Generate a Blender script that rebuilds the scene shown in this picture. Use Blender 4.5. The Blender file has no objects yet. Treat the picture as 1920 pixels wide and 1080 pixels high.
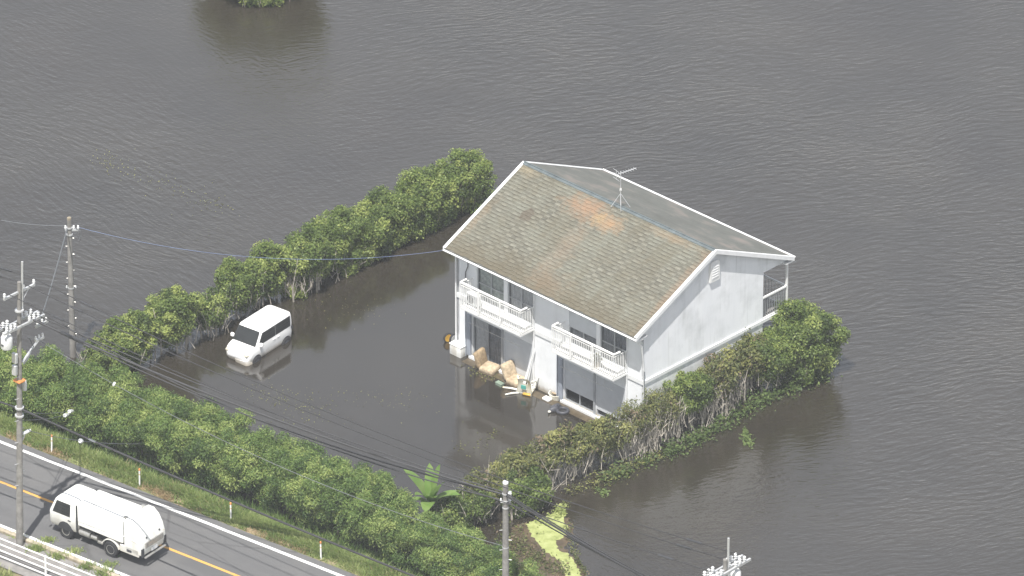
import bpy, bmesh, math, random
import numpy as np
from mathutils import Vector, Matrix

R = math.radians
sc = bpy.context.scene
col = sc.collection

# ---------------------------------------------------------------- camera, sky, sun, exposure
PITCH, DIST, PXM = R(29.1), 400.0, 40.0          # aerial telephoto: 40 photo pixels per metre at the house
W0, H0 = 1920, 1080
FPX = PXM * DIST
cam_d = bpy.data.cameras.new('camera')
cam = bpy.data.objects.new('camera', cam_d)
col.objects.link(cam)
cam.location = (0, -DIST * math.cos(PITCH), DIST * math.sin(PITCH))
cam.rotation_euler = (math.pi / 2 - PITCH, 0, 0)
cam_d.sensor_width = 36
cam_d.lens = 36 * FPX / W0
cam_d.clip_start, cam_d.clip_end = 5, 9000
sc.camera = cam

SUN_EL, SUN_X, SUN_Y = R(65.5), -.25, -.97
world = bpy.data.worlds.new('World'); sc.world = world; world.use_nodes = True
wn = world.node_tree
sky = wn.nodes.new('ShaderNodeTexSky'); sky.sky_type = 'NISHITA'; sky.sun_disc = False
sky.sun_elevation = SUN_EL; sky.sun_rotation = math.atan2(SUN_X, SUN_Y)
sky.air_density = 1.2; sky.dust_density = 3.0; sky.ozone_density = 1.5
VEIL = 6.3; HAZE = .00019
bg = wn.nodes['Background']; bg.inputs['Strength'].default_value = 0.10
# a thin bright summer veil of cloud, thicker towards the horizon all round
geo = wn.nodes.new('ShaderNodeTexCoord'); sxz = wn.nodes.new('ShaderNodeSeparateXYZ'); wn.links.new(geo.outputs['Generated'], sxz.inputs[0])
vm = wn.nodes.new('ShaderNodeMapRange'); vm.inputs[1].default_value = 0; vm.inputs[2].default_value = 1; vm.inputs[3].default_value = VEIL; vm.inputs[4].default_value = VEIL * .06
wn.links.new(sxz.outputs[2], vm.inputs[0])
vc = wn.nodes.new('ShaderNodeVectorMath'); vc.operation = 'SCALE'; vc.inputs[0].default_value = (.975, .98, .985); wn.links.new(vm.outputs[0], vc.inputs['Scale'])
va = wn.nodes.new('ShaderNodeVectorMath'); va.operation = 'MULTIPLY_ADD'; wn.links.new(sky.outputs[0], va.inputs[0]); va.inputs[1].default_value = (.56, .56, .56); wn.links.new(vc.outputs[0], va.inputs[2])
wn.links.new(va.outputs[0], bg.inputs[0])
sd = bpy.data.lights.new('sun', 'SUN'); sd.energy = 5.0; sd.angle = R(.5); sd.color = (1, .968, .92)
so = bpy.data.objects.new('sun', sd); col.objects.link(so)
hz = math.hypot(SUN_X, SUN_Y)
sv = Vector((SUN_X / hz * math.cos(SUN_EL), SUN_Y / hz * math.cos(SUN_EL), math.sin(SUN_EL)))
so.rotation_euler = sv.to_track_quat('Z', 'Y').to_euler(); so.location = (-20, -40, 60)
vs = sc.view_settings
vs.view_transform = 'Standard'; vs.look = 'None'; vs.gamma = 1; vs.exposure = 0.5; vs.use_curve_mapping = False

# ---------------------------------------------------------------- helpers
CP, SP = math.cos(PITCH), math.sin(PITCH)
def at(px, py, z=0.0):
    """ground point (at height z) that the photo shows at pixel px, py (1920x1080)"""
    dx, dy = (px - W0 / 2) / FPX, -(py - H0 / 2) / FPX
    d = Vector((dx, CP + dy * SP, -SP + dy * CP))
    o = Vector(cam.location)
    t = (z - o.z) / d.z
    return o + d * t

def link(o, parent=None):
    col.objects.link(o)
    if parent: o.parent = parent
    return o
def tag(o, label, cat, group=None):
    o['label'] = label; o['category'] = cat
    if group: o['group'] = group
    return o
def empty(name, loc, rz=0.0, label=None, cat=None, group=None):
    o = bpy.data.objects.new(name, None); o.location = loc; o.rotation_euler = (0, 0, rz)
    o.empty_display_size = .2
    link(o)
    if label: tag(o, label, cat, group)
    return o
def kids(o): return [c for c in bpy.data.objects if c.parent == o]
def copy_tree(o, parent=None):
    c = o.copy(); link(c, parent)
    for ch in list(o.children): copy_tree(ch, c)
    return c

class MB:
    def __init__(s): s.bm = bmesh.new()
    def box(s, c, size, rz=0.0, bev=0.0, M=None, seg=1):
        m = Matrix.Translation(c) @ Matrix.Rotation(rz, 4, 'Z') @ Matrix.Diagonal((*size, 1))
        if M is not None: m = Matrix.Translation(c) @ M @ Matrix.Diagonal((*size, 1))
        g = bmesh.ops.create_cube(s.bm, size=1.0, matrix=m)
        if bev:
            es = list({e for v in g['verts'] for e in v.link_edges})
            bmesh.ops.bevel(s.bm, geom=es, offset=bev, segments=seg, affect='EDGES', profile=.5)
        return s
    def b2(s, x0, x1, y0, y1, z0, z1, bev=0.0, seg=1):
        return s.box(((x0 + x1) / 2, (y0 + y1) / 2, (z0 + z1) / 2), (abs(x1 - x0), abs(y1 - y0), abs(z1 - z0)), bev=bev, seg=seg)
    def tube(s, pts, r, n=6, cap=True):
        pts = [Vector(p) for p in pts]
        rs = r if hasattr(r, '__len__') else [r] * len(pts)
        rings = []
        for i, p in enumerate(pts):
            t = (pts[min(i + 1, len(pts) - 1)] - pts[max(i - 1, 0)]).normalized()
            u = t.cross(Vector((0, 0, 1)))
            if u.length < 1e-3: u = Vector((1, 0, 0))
            u.normalize(); v = u.cross(t)
            rings.append([s.bm.verts.new(p + (u * math.cos(2 * math.pi * k / n) + v * math.sin(2 * math.pi * k / n)) * rs[i]) for k in range(n)])
        for a, b in zip(rings, rings[1:]):
            for k in range(n): s.bm.faces.new((a[k], a[(k + 1) % n], b[(k + 1) % n], b[k]))
        if cap and n > 2:
            s.bm.faces.new(rings[0][::-1]); s.bm.faces.new(rings[-1])
        return s
    def rings(s, rings, cap0=True, cap1=True):
        R_ = [[s.bm.verts.new(p) for p in r] for r in rings]
        n = len(R_[0])
        for a, b in zip(R_, R_[1:]):
            for k in range(n): s.bm.faces.new((a[k], a[(k + 1) % n], b[(k + 1) % n], b[k]))
        if cap0: s.bm.faces.new(R_[0][::-1])
        if cap1: s.bm.faces.new(R_[-1])
        return s
    def lathe(s, prof, c=(0, 0, 0), axis='Z', n=12):
        rr = []
        for r, h in prof:
            ring = []
            for k in range(n):
                a = 2 * math.pi * k / n
                x, y, z = r * math.cos(a), r * math.sin(a), h
                if axis == 'Y': x, y, z = x, z, -y
                if axis == 'X': x, y, z = z, x, y
                ring.append((c[0] + x, c[1] + y, c[2] + z))
            rr.append(ring)
        return s.rings(rr)
    def prism(s, poly, f0, f1):
        """polygon of 2-D points mapped by f0 / f1 to the two ends"""
        return s.rings([[f0(*p) for p in poly], [f1(*p) for p in poly]])
    def quad(s, *p):
        s.bm.faces.new([s.bm.verts.new(q) for q in p]); return s
    def build(s, name, m, parent=None, smooth=None, loc=None, fix=True):
        me = bpy.data.meshes.new(name)
        if fix: bmesh.ops.recalc_face_normals(s.bm, faces=s.bm.faces)
        s.bm.to_mesh(me); s.bm.free()
        me.materials.append(m)
        if smooth is not None:
            me.shade_smooth(); me.set_sharp_from_angle(angle=R(smooth))
        o = bpy.data.objects.new(name, me)
        if loc is not None: o.location = loc
        return link(o, parent)
def inst(name, me, parent, loc, rot=(0, 0, 0), scale=None):
    o = bpy.data.objects.new(name, me); o.location = loc; o.rotation_euler = rot
    if scale: o.scale = scale
    return link(o, parent)

def rr(x0, x1, hw, r, z, n=3):
    """rounded rectangle ring in the xy plane"""
    out = []
    for (cx, cy, a0) in ((x1 - r, hw - r, 0), (x0 + r, hw - r, 90), (x0 + r, -hw + r, 180), (x1 - r, -hw + r, 270)):
        for k in range(n + 1):
            a = R(a0 + 90 * k / n)
            out.append((cx + r * math.cos(a), cy + r * math.sin(a), z))
    return out

# ---------------------------------------------------------------- materials
def newmat(name):
    m = bpy.data.materials.new(name); m.use_nodes = True
    return m, m.node_tree.nodes, m.node_tree.links, m.node_tree.nodes['Principled BSDF']
def N(nt, typ, **kw):
    n = nt.nodes.new(typ)
    for k, v in kw.items():
        if k.startswith('i_'):
            key = k[2:]
            n.inputs[int(key) if key.isdigit() else key].default_value = v
        else: setattr(n, k, v)
    return n
def ramp(nt, fac, stops):
    r = nt.nodes.new('ShaderNodeValToRGB')
    el = r.color_ramp.elements
    while len(el) < len(stops): el.new(.5)
    for e, (p, c) in zip(el, stops): e.position = p; e.color = (*c, 1) if len(c) == 3 else c
    nt.links.new(fac, r.inputs[0]); return r
def mixc(nt, fac, a, b, mode='MIX'):
    m = nt.nodes.new('ShaderNodeMix'); m.data_type = 'RGBA'; m.blend_type = mode
    for s, v in ((0, fac), (6, a), (7, b)):
        if isinstance(v, (int, float)): m.inputs[s].default_value = v
        elif isinstance(v, tuple): m.inputs[s].default_value = (*v, 1)
        else: nt.links.new(v, m.inputs[s])
    return m.outputs[2]
def math_(nt, op, a, b=None, clamp=False):
    m = nt.nodes.new('ShaderNodeMath'); m.operation = op; m.use_clamp = clamp
    for i, v in enumerate((a, b)):
        if v is None: continue
        if isinstance(v, (int, float)): m.inputs[i].default_value = v
        else: nt.links.new(v, m.inputs[i])
    return m.outputs[0]
def noise(nt, vec, scale, detail=4, rough=.55, dist=0.0):
    n = nt.nodes.new('ShaderNodeTexNoise'); n.inputs['Scale'].default_value = scale
    n.inputs['Detail'].default_value = detail; n.inputs['Roughness'].default_value = rough
    n.inputs['Distortion'].default_value = dist
    if vec is not None: nt.links.new(vec, n.inputs['Vector'])
    return n.outputs['Fac']
def mapping(nt, vec, scale=(1, 1, 1), rot=(0, 0, 0), loc=(0, 0, 0)):
    m = nt.nodes.new('ShaderNodeMapping')
    m.inputs['Scale'].default_value = scale; m.inputs['Rotation'].default_value = rot; m.inputs['Location'].default_value = loc
    nt.links.new(vec, m.inputs['Vector']); return m.outputs[0]
def pos(nt): return nt.nodes.new('ShaderNodeNewGeometry').outputs['Position']

def simple(name, c, rough=.6, metal=0.0, var=.18, scale=3.0, spec=.5, bump=0.0, dirt=None):
    m, nd, lk, b = newmat(name); nt = m.node_tree
    p = pos(nt)
    f = noise(nt, p, scale, 5)
    lo = tuple(x * (1 - var) for x in c); hi = tuple(min(1, x * (1 + var * .6)) for x in c)
    cr = ramp(nt, f, [(.3, lo), (.7, hi)]).outputs[0]
    if dirt:
        f2 = ramp(nt, noise(nt, mapping(nt, p, (1, 1, .35)), 1.7, 6), [(.5, (0, 0, 0)), (.75, (1, 1, 1))]).outputs[0]
        cr = mixc(nt, f2, cr, dirt)
    lk.new(cr, b.inputs['Base Color'])
    b.inputs['Roughness'].default_value = rough; b.inputs['Metallic'].default_value = metal
    b.inputs['Specular IOR Level'].default_value = spec
    if bump:
        bp = nd.new('ShaderNodeBump'); bp.inputs['Strength'].default_value = bump; bp.inputs['Distance'].default_value = .02
        lk.new(noise(nt, p, scale * 12, 3), bp.inputs['Height']); lk.new(bp.outputs[0], b.inputs['Normal'])
    return m

M = {}
RZ_ = .6
M['white'] = simple('white_paint', (.78, .78, .76), .5, var=.06)
M['whitedirty'] = simple('dirty_white_plastic', (.74, .74, .71), .6, var=.15, dirt=(.5, .47, .4))
M['trim'] = simple('white_trim', (.76, .77, .77), .45, var=.06, scale=5)
M['carpaint'] = simple('car_paint', (.90, .90, .89), .25, var=.02)
def stain(mt, z0, z1, cc):
    nt = mt.node_tree; b = nt.nodes['Principled BSDF']; p = pos(nt); sz = nt.nodes.new('ShaderNodeSeparateXYZ'); nt.links.new(p, sz.inputs[0])
    old = b.inputs['Base Color'].links[0].from_socket
    f = math_(nt, 'ADD', sz.outputs[2], math_(nt, 'MULTIPLY', math_(nt, 'SUBTRACT', noise(nt, p, 4, 5), .5), .25))
    mr = nt.nodes.new('ShaderNodeMapRange'); nt.links.new(f, mr.inputs[0]); mr.inputs[1].default_value = z0; mr.inputs[2].default_value = z1; mr.inputs[3].default_value = .75; mr.inputs[4].default_value = 0
    nt.links.new(mixc(nt, mr.outputs[0], old, cc), b.inputs['Base Color'])
stain(M['carpaint'], .05, .34, (.33, .27, .18))
M['truckpaint'] = simple('truck_paint', (.86, .87, .84), .35, var=.04, dirt=(.66, .64, .58)); stain(M['truckpaint'], RZ_ + .5, RZ_ + 1.25, (.52, .49, .43))
M['concrete'] = simple('pole_concrete', (.25, .24, .225), .85, var=.3, scale=4, bump=.2, dirt=(.165, .155, .145))
M['kerb'] = simple('kerb_concrete', (.40, .35, .26), .9, var=.3, scale=5, bump=.3, dirt=(.2, .17, .12))
M['steel'] = simple('galvanised_steel', (.55, .56, .57), .4, .3, var=.15)
M['porcelain'] = simple('white_porcelain', (.68, .69, .69), .3, var=.12)
M['rubber'] = simple('black_rubber', (.028, .028, .03), .8, var=.3)
M['dark'] = simple('dark_plastic', (.04, .042, .047), .6, var=.3)
M['darkgrey'] = simple('dark_grey_plastic', (.065, .068, .08), .5, var=.3)
M['cable'] = simple('black_cable', (.035, .035, .038), .6, var=.2)
M['greycable'] = simple('grey_cable', (.13, .14, .15), .5, var=.2)
M['bluecable'] = simple('blue_cable', (.13, .18, .32), .5, var=.2)
M['alu'] = simple('aluminium_frame', (.42, .44, .46), .4, .4, var=.1)
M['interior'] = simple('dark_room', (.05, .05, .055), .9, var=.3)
M['curtain'] = simple('grey_curtain', (.66, .68, .69), .9, var=.15, scale=6)
M['greencurtain'] = simple('greenish_curtain', (.55, .61, .58), .9, var=.3, scale=5)
M['blind'] = simple('roller_blind', (.52, .54, .56), .8, var=.06)
M['darkcurtain'] = simple('dark_curtain', (.30, .32, .345), .9, var=.3, scale=5)
M['bluegrey'] = simple('blue_grey_panel', (.30, .33, .38), .6, var=.15)
M['tan'] = simple('tan_fabric', (.36, .27, .165), .95, var=.4, scale=9, bump=.5, dirt=(.22, .16, .1))
M['tanpale'] = simple('pale_tan_fabric', (.52, .42, .29), .95, var=.35, scale=8, bump=.5, dirt=(.26, .19, .12))
M['plastic'] = simple('white_plastic', (.74, .74, .68), .4, var=.12, dirt=(.52, .42, .2))
M['teal'] = simple('teal_plastic', (.07, .33, .28), .5, var=.2)
M['greenbox'] = simple('dull_green_plastic', (.20, .26, .2), .6, var=.25)
M['yellow'] = simple('yellow_plastic', (.6, .36, .05), .5, var=.2)
M['orange'] = simple('orange_reflector', (.62, .24, .07), .4, var=.15)
M['amber'] = simple('amber_lamp', (.72, .55, .32), .2, var=.1)
M['chrome'] = simple('worn_metal', (.5, .49, .46), .35, .6, var=.25, scale=9)
M['ridge'] = simple('blue_grey_ridge_metal', (.125, .15, .156), .6, .1, var=.35, scale=2.5)
M['mud'] = simple('wet_mud', (.10, .075, .047), .45, var=.5, scale=2.2, bump=.4)
M['terrace'] = simple('silted_concrete', (.105, .083, .053), .3, var=.4, scale=2)
M['bark'] = simple('grey_bark', (.20, .175, .145), .95, var=.4, scale=8)
M['palebark'] = simple('bleached_bark', (.46, .42, .36), .95, var=.35, scale=8)
M['walk'] = simple('worn_footpath_asphalt', (.225, .215, .205), .9, var=.25, scale=3, bump=.3)

def glassmat(name, tint, alpha, rough=.05):
    m, nd, lk, b = newmat(name)
    b.inputs['Base Color'].default_value = (*tint, 1); b.inputs['Roughness'].default_value = rough
    b.inputs['Alpha'].default_value = alpha; b.inputs['IOR'].default_value = 1.5
    return m
M['glass'] = glassmat('window_glass', (.05, .055, .06), .16)
M['carglass'] = glassmat('car_glass', (.016, .019, .02), .86); M['carglass'].node_tree.nodes['Principled BSDF'].inputs['Specular IOR Level'].default_value = .3
M['headlamp'] = simple('headlamp_glass', (.66, .62, .5), .15, var=.1)

# house wall: painted panels with faint grey streaks running down
def wallmat(name, streak):
    m, nd, lk, b = newmat(name); nt = m.node_tree
    p = pos(nt)
    f1 = noise(nt, mapping(nt, p, (1, 1, .12)), 1.5, 6, .6)
    f2 = noise(nt, p, .8, 5)
    c = ramp(nt, f1, [(.33, (.755, .772, .79)), (.55, (.81, .825, .838)), (.8, (.835, .845, .85))]).outputs[0]
    g = ramp(nt, math_(nt, 'MULTIPLY', f1, f2), [(.22, (0, 0, 0)), (.42, (1, 1, 1))]).outputs[0]
    c = mixc(nt, math_(nt, 'MULTIPLY', g, streak), c, (.42, .44, .44))
    f3 = ramp(nt, noise(nt, mapping(nt, p, (2.2, 2.2, .1)), 2.4, 3), [(.62, (0, 0, 0)), (.72, (1, 1, 1))]).outputs[0]
    c = mixc(nt, math_(nt, 'MULTIPLY', f3, streak * .6), c, (.5, .51, .5))
    sz = nd.new('ShaderNodeSeparateXYZ'); lk.new(p, sz.inputs[0])
    zz_ = math_(nt, 'ADD', sz.outputs[2], math_(nt, 'MULTIPLY', math_(nt, 'SUBTRACT', noise(nt, mapping(nt, p, (3, 3, .6)), 1.5, 5), .5), .5))
    c = mixc(nt, ramp(nt, zz_, [(.10, (.85, .85, .85)), (.34, (.12, .12, .12)), (.7, (0, 0, 0))]).outputs[0], c, (.27, .225, .155))
    lk.new(c, b.inputs['Base Color']); b.inputs['Roughness'].default_value = .7
    bp = nd.new('ShaderNodeBump'); bp.inputs['Strength'].default_value = .12; bp.inputs['Distance'].default_value = .02
    lk.new(noise(nt, p, 30, 2), bp.inputs['Height']); lk.new(bp.outputs[0], b.inputs['Normal'])
    return m
M['wall'] = wallmat('white_wall', .35)
M['gable'] = wallmat('stained_white_wall', .62)

# leaves: colour per leaf and per clump (attribute tone), a little light shines through
def leafmat(name, dark, mid, light, brown=None):
    m, nd, lk, b = newmat(name); nt = m.node_tree
    a = N(nt, 'ShaderNodeAttribute', attribute_name='tone')
    stops = [(0, dark), (.45, mid), (1, light)]
    if brown: stops = [(0, brown), (.16, dark), (.55, mid), (1, light)]
    c = ramp(nt, a.outputs['Fac'], stops).outputs[0]
    lk.new(c, b.inputs['Base Color']); b.inputs['Roughness'].default_value = .5
    b.inputs['Specular IOR Level'].default_value = .35
    tr = nd.new('ShaderNodeBsdfTranslucent'); lk.new(c, tr.inputs[0])
    mx = nd.new('ShaderNodeMixShader'); mx.inputs[0].default_value = .42
    lk.new(b.outputs[0], mx.inputs[1]); lk.new(tr.outputs[0], mx.inputs[2])
    lk.new(mx.outputs[0], nd['Material Output'].inputs[0])
    return m
M['hedge'] = leafmat('hedge_leaves', (.046, .078, .02), (.148, .212, .05), (.41, .465, .14))
M['bamboo'] = leafmat('roadside_leaves', (.046, .092, .026), (.165, .258, .066), (.435, .505, .165))
M['dry'] = leafmat('drying_leaves', (.07, .095, .032), (.175, .19, .065), (.36, .36, .125), (.26, .20, .135))
M['creeper'] = leafmat('creeper_leaves', (.06, .095, .03), (.11, .165, .05), (.21, .28, .095))
M['banana'] = leafmat('banana_leaves', (.10, .19, .04), (.17, .29, .065), (.28, .38, .12))
M['grass'] = leafmat('verge_grass', (.15, .23, .06), (.27, .35, .11), (.48, .49, .23), (.48, .37, .22))
M['algae'] = leafmat('duckweed', (.22, .28, .08), (.33, .38, .13), (.42, .45, .20))

# ---------------------------------------------------------------- setting: water
def poly_sd(P, poly):
    """signed distance (inside positive) of points to a polygon"""
    n = len(poly); d = np.full(len(P), 1e9); ins = np.zeros(len(P), bool)
    for i in range(n):
        a, b = np.array(poly[i]), np.array(poly[(i + 1) % n])
        ab = b - a; t = np.clip(((P - a) @ ab) / (ab @ ab), 0, 1)
        d = np.minimum(d, np.linalg.norm(P - (a + t[:, None] * ab), axis=1))
        c = ((a[1] > P[:, 1]) != (b[1] > P[:, 1])) & (P[:, 0] < (b[0] - a[0]) * (P[:, 1] - a[1]) / (b[1] - a[1] + 1e-12) + a[0])
        ins ^= c
    return np.where(ins, d, -d)
def P2(*pts): return [tuple(at(*p).xy) for p in pts]
def grid_axis(lo, hi, step, far):
    a = list(np.arange(lo, hi + step / 2, step)); s = step
    while a[-1] < far: s *= 1.7; a.append(a[-1] + s)
    s = step
    while a[0] > -far: s *= 1.7; a.insert(0, a[0] - s)
    return np.array(a)
ax, ay = grid_axis(-34, 34, .8, 1600), grid_axis(-40, 44, .8, 1600)
X, Y = np.meshgrid(ax, ay); nx, ny = len(ax), len(ay)
V = np.stack([X.ravel(), Y.ravel(), np.zeros(X.size)], 1)
yard = P2((330, 700), (560, 550), (880, 380), (1000, 420), (1150, 790), (930, 930), (800, 960), (400, 760))
lee = P2((1040, 980), (1250, 850), (1550, 690), (1560, 800), (1400, 880), (1250, 960), (1130, 1060), (1000, 1100))
sm = lambda d, w: np.clip(d / w + .5, 0, 1)
calm = np.maximum(sm(poly_sd(V[:, :2], yard), 2.0) * .93, sm(poly_sd(V[:, :2], lee), 5.0) * .85)
idx = np.arange(X.size).reshape(ny, nx)
F = np.stack([idx[:-1, :-1], idx[:-1, 1:], idx[1:, 1:], idx[1:, :-1]], -1).reshape(-1, 4)
me = bpy.data.meshes.new('flood_water'); me.from_pydata(V.tolist(), [], F.tolist())
at_ = me.attributes.new('calm', 'FLOAT', 'POINT'); at_.data.foreach_set('value', calm.astype('f'))
m, nd, lk, b = newmat('muddy_flood_water'); nt = m.node_tree
p = pos(nt)
ca = N(nt, 'ShaderNodeAttribute', attribute_name='calm').outputs['Fac']
warp = N(nt, 'ShaderNodeTexNoise'); warp.inputs['Scale'].default_value = .10; warp.inputs['Detail'].default_value = 2
lk.new(p, warp.inputs['Vector'])
wv = N(nt, 'ShaderNodeVectorMath', operation='MULTIPLY_ADD'); lk.new(warp.outputs['Color'], wv.inputs[0]); wv.inputs[1].default_value = (4, 4, 0); lk.new(p, wv.inputs[2])
pv = wv.outputs[0]
def crest(ang, sx_, sy_, det): return noise(nt, mapping(nt, mapping(nt, pv, rot=(0, 0, R(-ang))), (sx_, sy_, 1)), 1.0, det, .5)
hA = crest(17, 1.35, 3.8, 3)
hB = crest(-48, 1.35, 3.8, 3)
sx = N(nt, 'ShaderNodeSeparateXYZ'); lk.new(p, sx.inputs[0])
lr = math_(nt, 'ADD', math_(nt, 'MULTIPLY', sx.outputs[0], .045), math_(nt, 'ADD', math_(nt, 'MULTIPLY', sx.outputs[1], .02), .62), True)
mxh = N(nt, 'ShaderNodeMix'); lk.new(lr, mxh.inputs[0]); lk.new(hB, mxh.inputs[2]); lk.new(hA, mxh.inputs[3])
hS = crest(8, 3.0, 7.0, 2)
h = math_(nt, 'ADD', mxh.outputs[0], math_(nt, 'MULTIPLY', hS, .28))
gust = ramp(nt, noise(nt, p, .06, 4), [(.32, (.42, .42, .42)), (.66, (1.15, 1.15, 1.15))]).outputs[0]
amp = math_(nt, 'MULTIPLY', math_(nt, 'SUBTRACT', 1.0, ca), gust)
h2 = math_(nt, 'ADD', math_(nt, 'MULTIPLY', h, amp), math_(nt, 'MULTIPLY', noise(nt, mapping(nt, pv, (1.6, 2.6, 1)), 1.0, 2), .035))
bp = nd.new('ShaderNodeBump'); bp.inputs['Strength'].default_value = 1.0; bp.inputs['Distance'].default_value = .066
lk.new(h2, bp.inputs['Height']); lk.new(bp.outputs[0], b.inputs['Normal'])
c = ramp(nt, noise(nt, p, .12, 4), [(.28, (.023, .0195, .0145)), (.72, (.037, .0315, .0235))]).outputs[0]
lk.new(c, b.inputs['Base Color']); b.inputs['Roughness'].default_value = .10; b.inputs['IOR'].default_value = 1.58
b.inputs['Specular IOR Level'].default_value = 1.0
me.materials.append(m)
water = link(bpy.data.objects.new('flood_water', me)); water['kind'] = 'structure'

# thin summer haze filling the air up to the helicopter
hm = bpy.data.materials.new('haze_air'); hm.use_nodes = True; hn = hm.node_tree
for q in list(hn.nodes):
    if q.type == 'BSDF_PRINCIPLED': hn.nodes.remove(q)
pvn = hn.nodes.new('ShaderNodeVolumePrincipled'); pvn.inputs['Color'].default_value = (.93, .96, 1, 1); pvn.inputs['Density'].default_value = HAZE
hn.links.new(pvn.outputs[0], hn.nodes['Material Output'].inputs['Volume'])
hx, hy = float(max(abs(ax[0]), ax[-1])) + 20, float(max(abs(ay[0]), ay[-1])) + 20
hmb = bmesh.new(); bmesh.ops.create_cube(hmb, size=1, matrix=Matrix.Translation((0, 0, (cam.location.z + 6 - 2) / 2)) @ Matrix.Diagonal((2 * hx, 2 * hy, cam.location.z + 8, 1)))
hme = bpy.data.meshes.new('haze'); hmb.to_mesh(hme); hmb.free(); hme.materials.append(hm)
hz_o = link(bpy.data.objects.new('haze', hme)); hz_o['kind'] = 'stuff'

# ---------------------------------------------------------------- setting: road and its bank
RZ = .6                                            # road surface above the flood
r0, r1 = at(0, 828, RZ), at(640, 1080, RZ)
RD = (r1 - r0).normalized(); RN = Vector((-RD.y, RD.x, 0))
RANG = math.atan2(RD.y, RD.x)
def rp(t, s, z): return r0 + RD * t + RN * s + Vector((0, 0, z - RZ))
near_s = (at(0, 985, RZ) - r0).dot(RN)             # near white line
road_frame = (r0, RD, RN)

def strip(name, prof, mt, t0=-250, t1=250, n=60, kind='structure', jit=0.0):
    rnd = random.Random(len(name)); vs_, fs = [], []
    ts = [t0 + (t1 - t0) * i / n for i in range(n + 1)]
    for t in ts:
        for k, (s, z) in enumerate(prof):
            j = jit if 0 < k < len(prof) - 1 else 0
            vs_.append(rp(t, s + rnd.uniform(-j, j), z + rnd.uniform(-j, j) * .3))
    k = len(prof)
    for i in range(n):
        for j in range(k - 1):
            fs.append((i * k + j, (i + 1) * k + j, (i + 1) * k + j + 1, i * k + j + 1))
    me = bpy.data.meshes.new(name); me.from_pydata(vs_, [], fs); me.materials.append(mt)
    o = link(bpy.data.objects.new(name, me)); o['kind'] = kind
    return o

m, nd, lk, b = newmat('verge_soil'); nt = m.node_tree; p = pos(nt)
f = noise(nt, p, .9, 6); f2 = noise(nt, p, 5, 4)
c = ramp(nt, f, [(.32, (.10, .13, .045)), (.48, (.16, .17, .07)), (.6, (.32, .25, .155))]).outputs[0]
c = mixc(nt, math_(nt, 'MULTIPLY', f2, .5), c, (.11, .095, .055))
lk.new(c, b.inputs['Base Color']); b.inputs['Roughness'].default_value = .95
bp = nd.new('ShaderNodeBump'); bp.inputs['Distance'].default_value = .08; lk.new(f2, bp.inputs['Height']); lk.new(bp.outputs[0], b.inputs['Normal'])
M['soil'] = m
M['shadelitter'] = simple('shade_tinted_litter', (.055, .046, .032), .95, var=.45, scale=3, bump=.5)  # leaf litter with the shade under the roadside hedge painted into its colour
strip('hedge_bank', [(1.95, .345), (2.25, .195), (3.2, .075), (4.6, .08), (5.4, -.2)], M['shadelitter'], jit=.02, n=200)
strip('embankment', [(-80, .1), (-14, .1), (-10.6, .45), (near_s - 2.9, .56), (near_s - .2, .56), (.3, .56), (.75, .6), (1.5, .52), (2.2, .2), (3.2, .06), (5.0, .07), (6.0, -.5)], M['soil'], jit=.06, n=240)

m, nd, lk, b = newmat('road_asphalt'); nt = m.node_tree; p = pos(nt)
pr = mapping(nt, p, (1, 1, 1), (0, 0, -RANG))
f = noise(nt, p, 40, 3); f2 = noise(nt, mapping(nt, pr, (.05, 1.1, 1)), 1.0, 5); f3 = noise(nt, p, .5, 5)
c = ramp(nt, f, [(.3, (.095, .095, .096)), (.7, (.14, .14, .14))]).outputs[0]
c = mixc(nt, ramp(nt, f2, [(.35, (0, 0, 0)), (.65, (.55, .55, .55))]).outputs[0], c, (.078, .078, .08))
c = mixc(nt, ramp(nt, f3, [(.45, (0, 0, 0)), (.7, (.4, .4, .4))]).outputs[0], c, (.155, .151, .145))
cr = N(nt, 'ShaderNodeTexVoronoi', feature='DISTANCE_TO_EDGE'); cr.inputs['Scale'].default_value = .32
lk.new(mapping(nt, pr, (.4, 1, 1)), cr.inputs['Vector'])
wob = math_(nt, 'ADD', cr.outputs['Distance'], math_(nt, 'MULTIPLY', math_(nt, 'SUBTRACT', noise(nt, p, 3, 3), .5), .03))
crk = ramp(nt, wob, [(.003, (1, 1, 1)), (.016, (0, 0, 0))]).outputs[0]
c = mixc(nt, math_(nt, 'MULTIPLY', crk, f3), c, (.06, .06, .06))
lk.new(c, b.inputs['Base Color']); b.inputs['Roughness'].default_value = .85
bp = nd.new('ShaderNodeBump'); bp.inputs['Strength'].default_value = .3; bp.inputs['Distance'].default_value = .01; lk.new(f, bp.inputs['Height']); lk.new(bp.outputs[0], b.inputs['Normal'])
strip('road', [(near_s - .25, RZ), (.45, RZ)], m, n=40)
def paint(name, c, wear):
    m, nd, lk, b = newmat(name); nt = m.node_tree; p = pos(nt)
    f = ramp(nt, noise(nt, p, 7, 6, .7), [(wear, (0, 0, 0)), (wear + .12, (1, 1, 1))]).outputs[0]
    lk.new(mixc(nt, f, c, (.2, .195, .19)), b.inputs['Base Color']); b.inputs['Roughness'].default_value = .7
    return m
pw, pyel = paint('road_paint_white', (.78, .78, .76), .60), paint('road_paint_orange', (.62, .34, .08), .555)
strip('edge_line', [(-.09, RZ + .004), (.09, RZ + .004)], pw, n=20)
strip('edge_line', [(near_s - .09, RZ + .004), (near_s + .09, RZ + .004)], pw, n=20)
ctr = (at(0, 903, RZ) - r0).dot(RN)
strip('centre_line', [(ctr - .075, RZ + .004), (ctr + .075, RZ + .004)], pyel, n=20)
strip('footpath', [(near_s - 2.75, .635), (near_s - .52, .635)], M['walk'], n=20)
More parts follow.
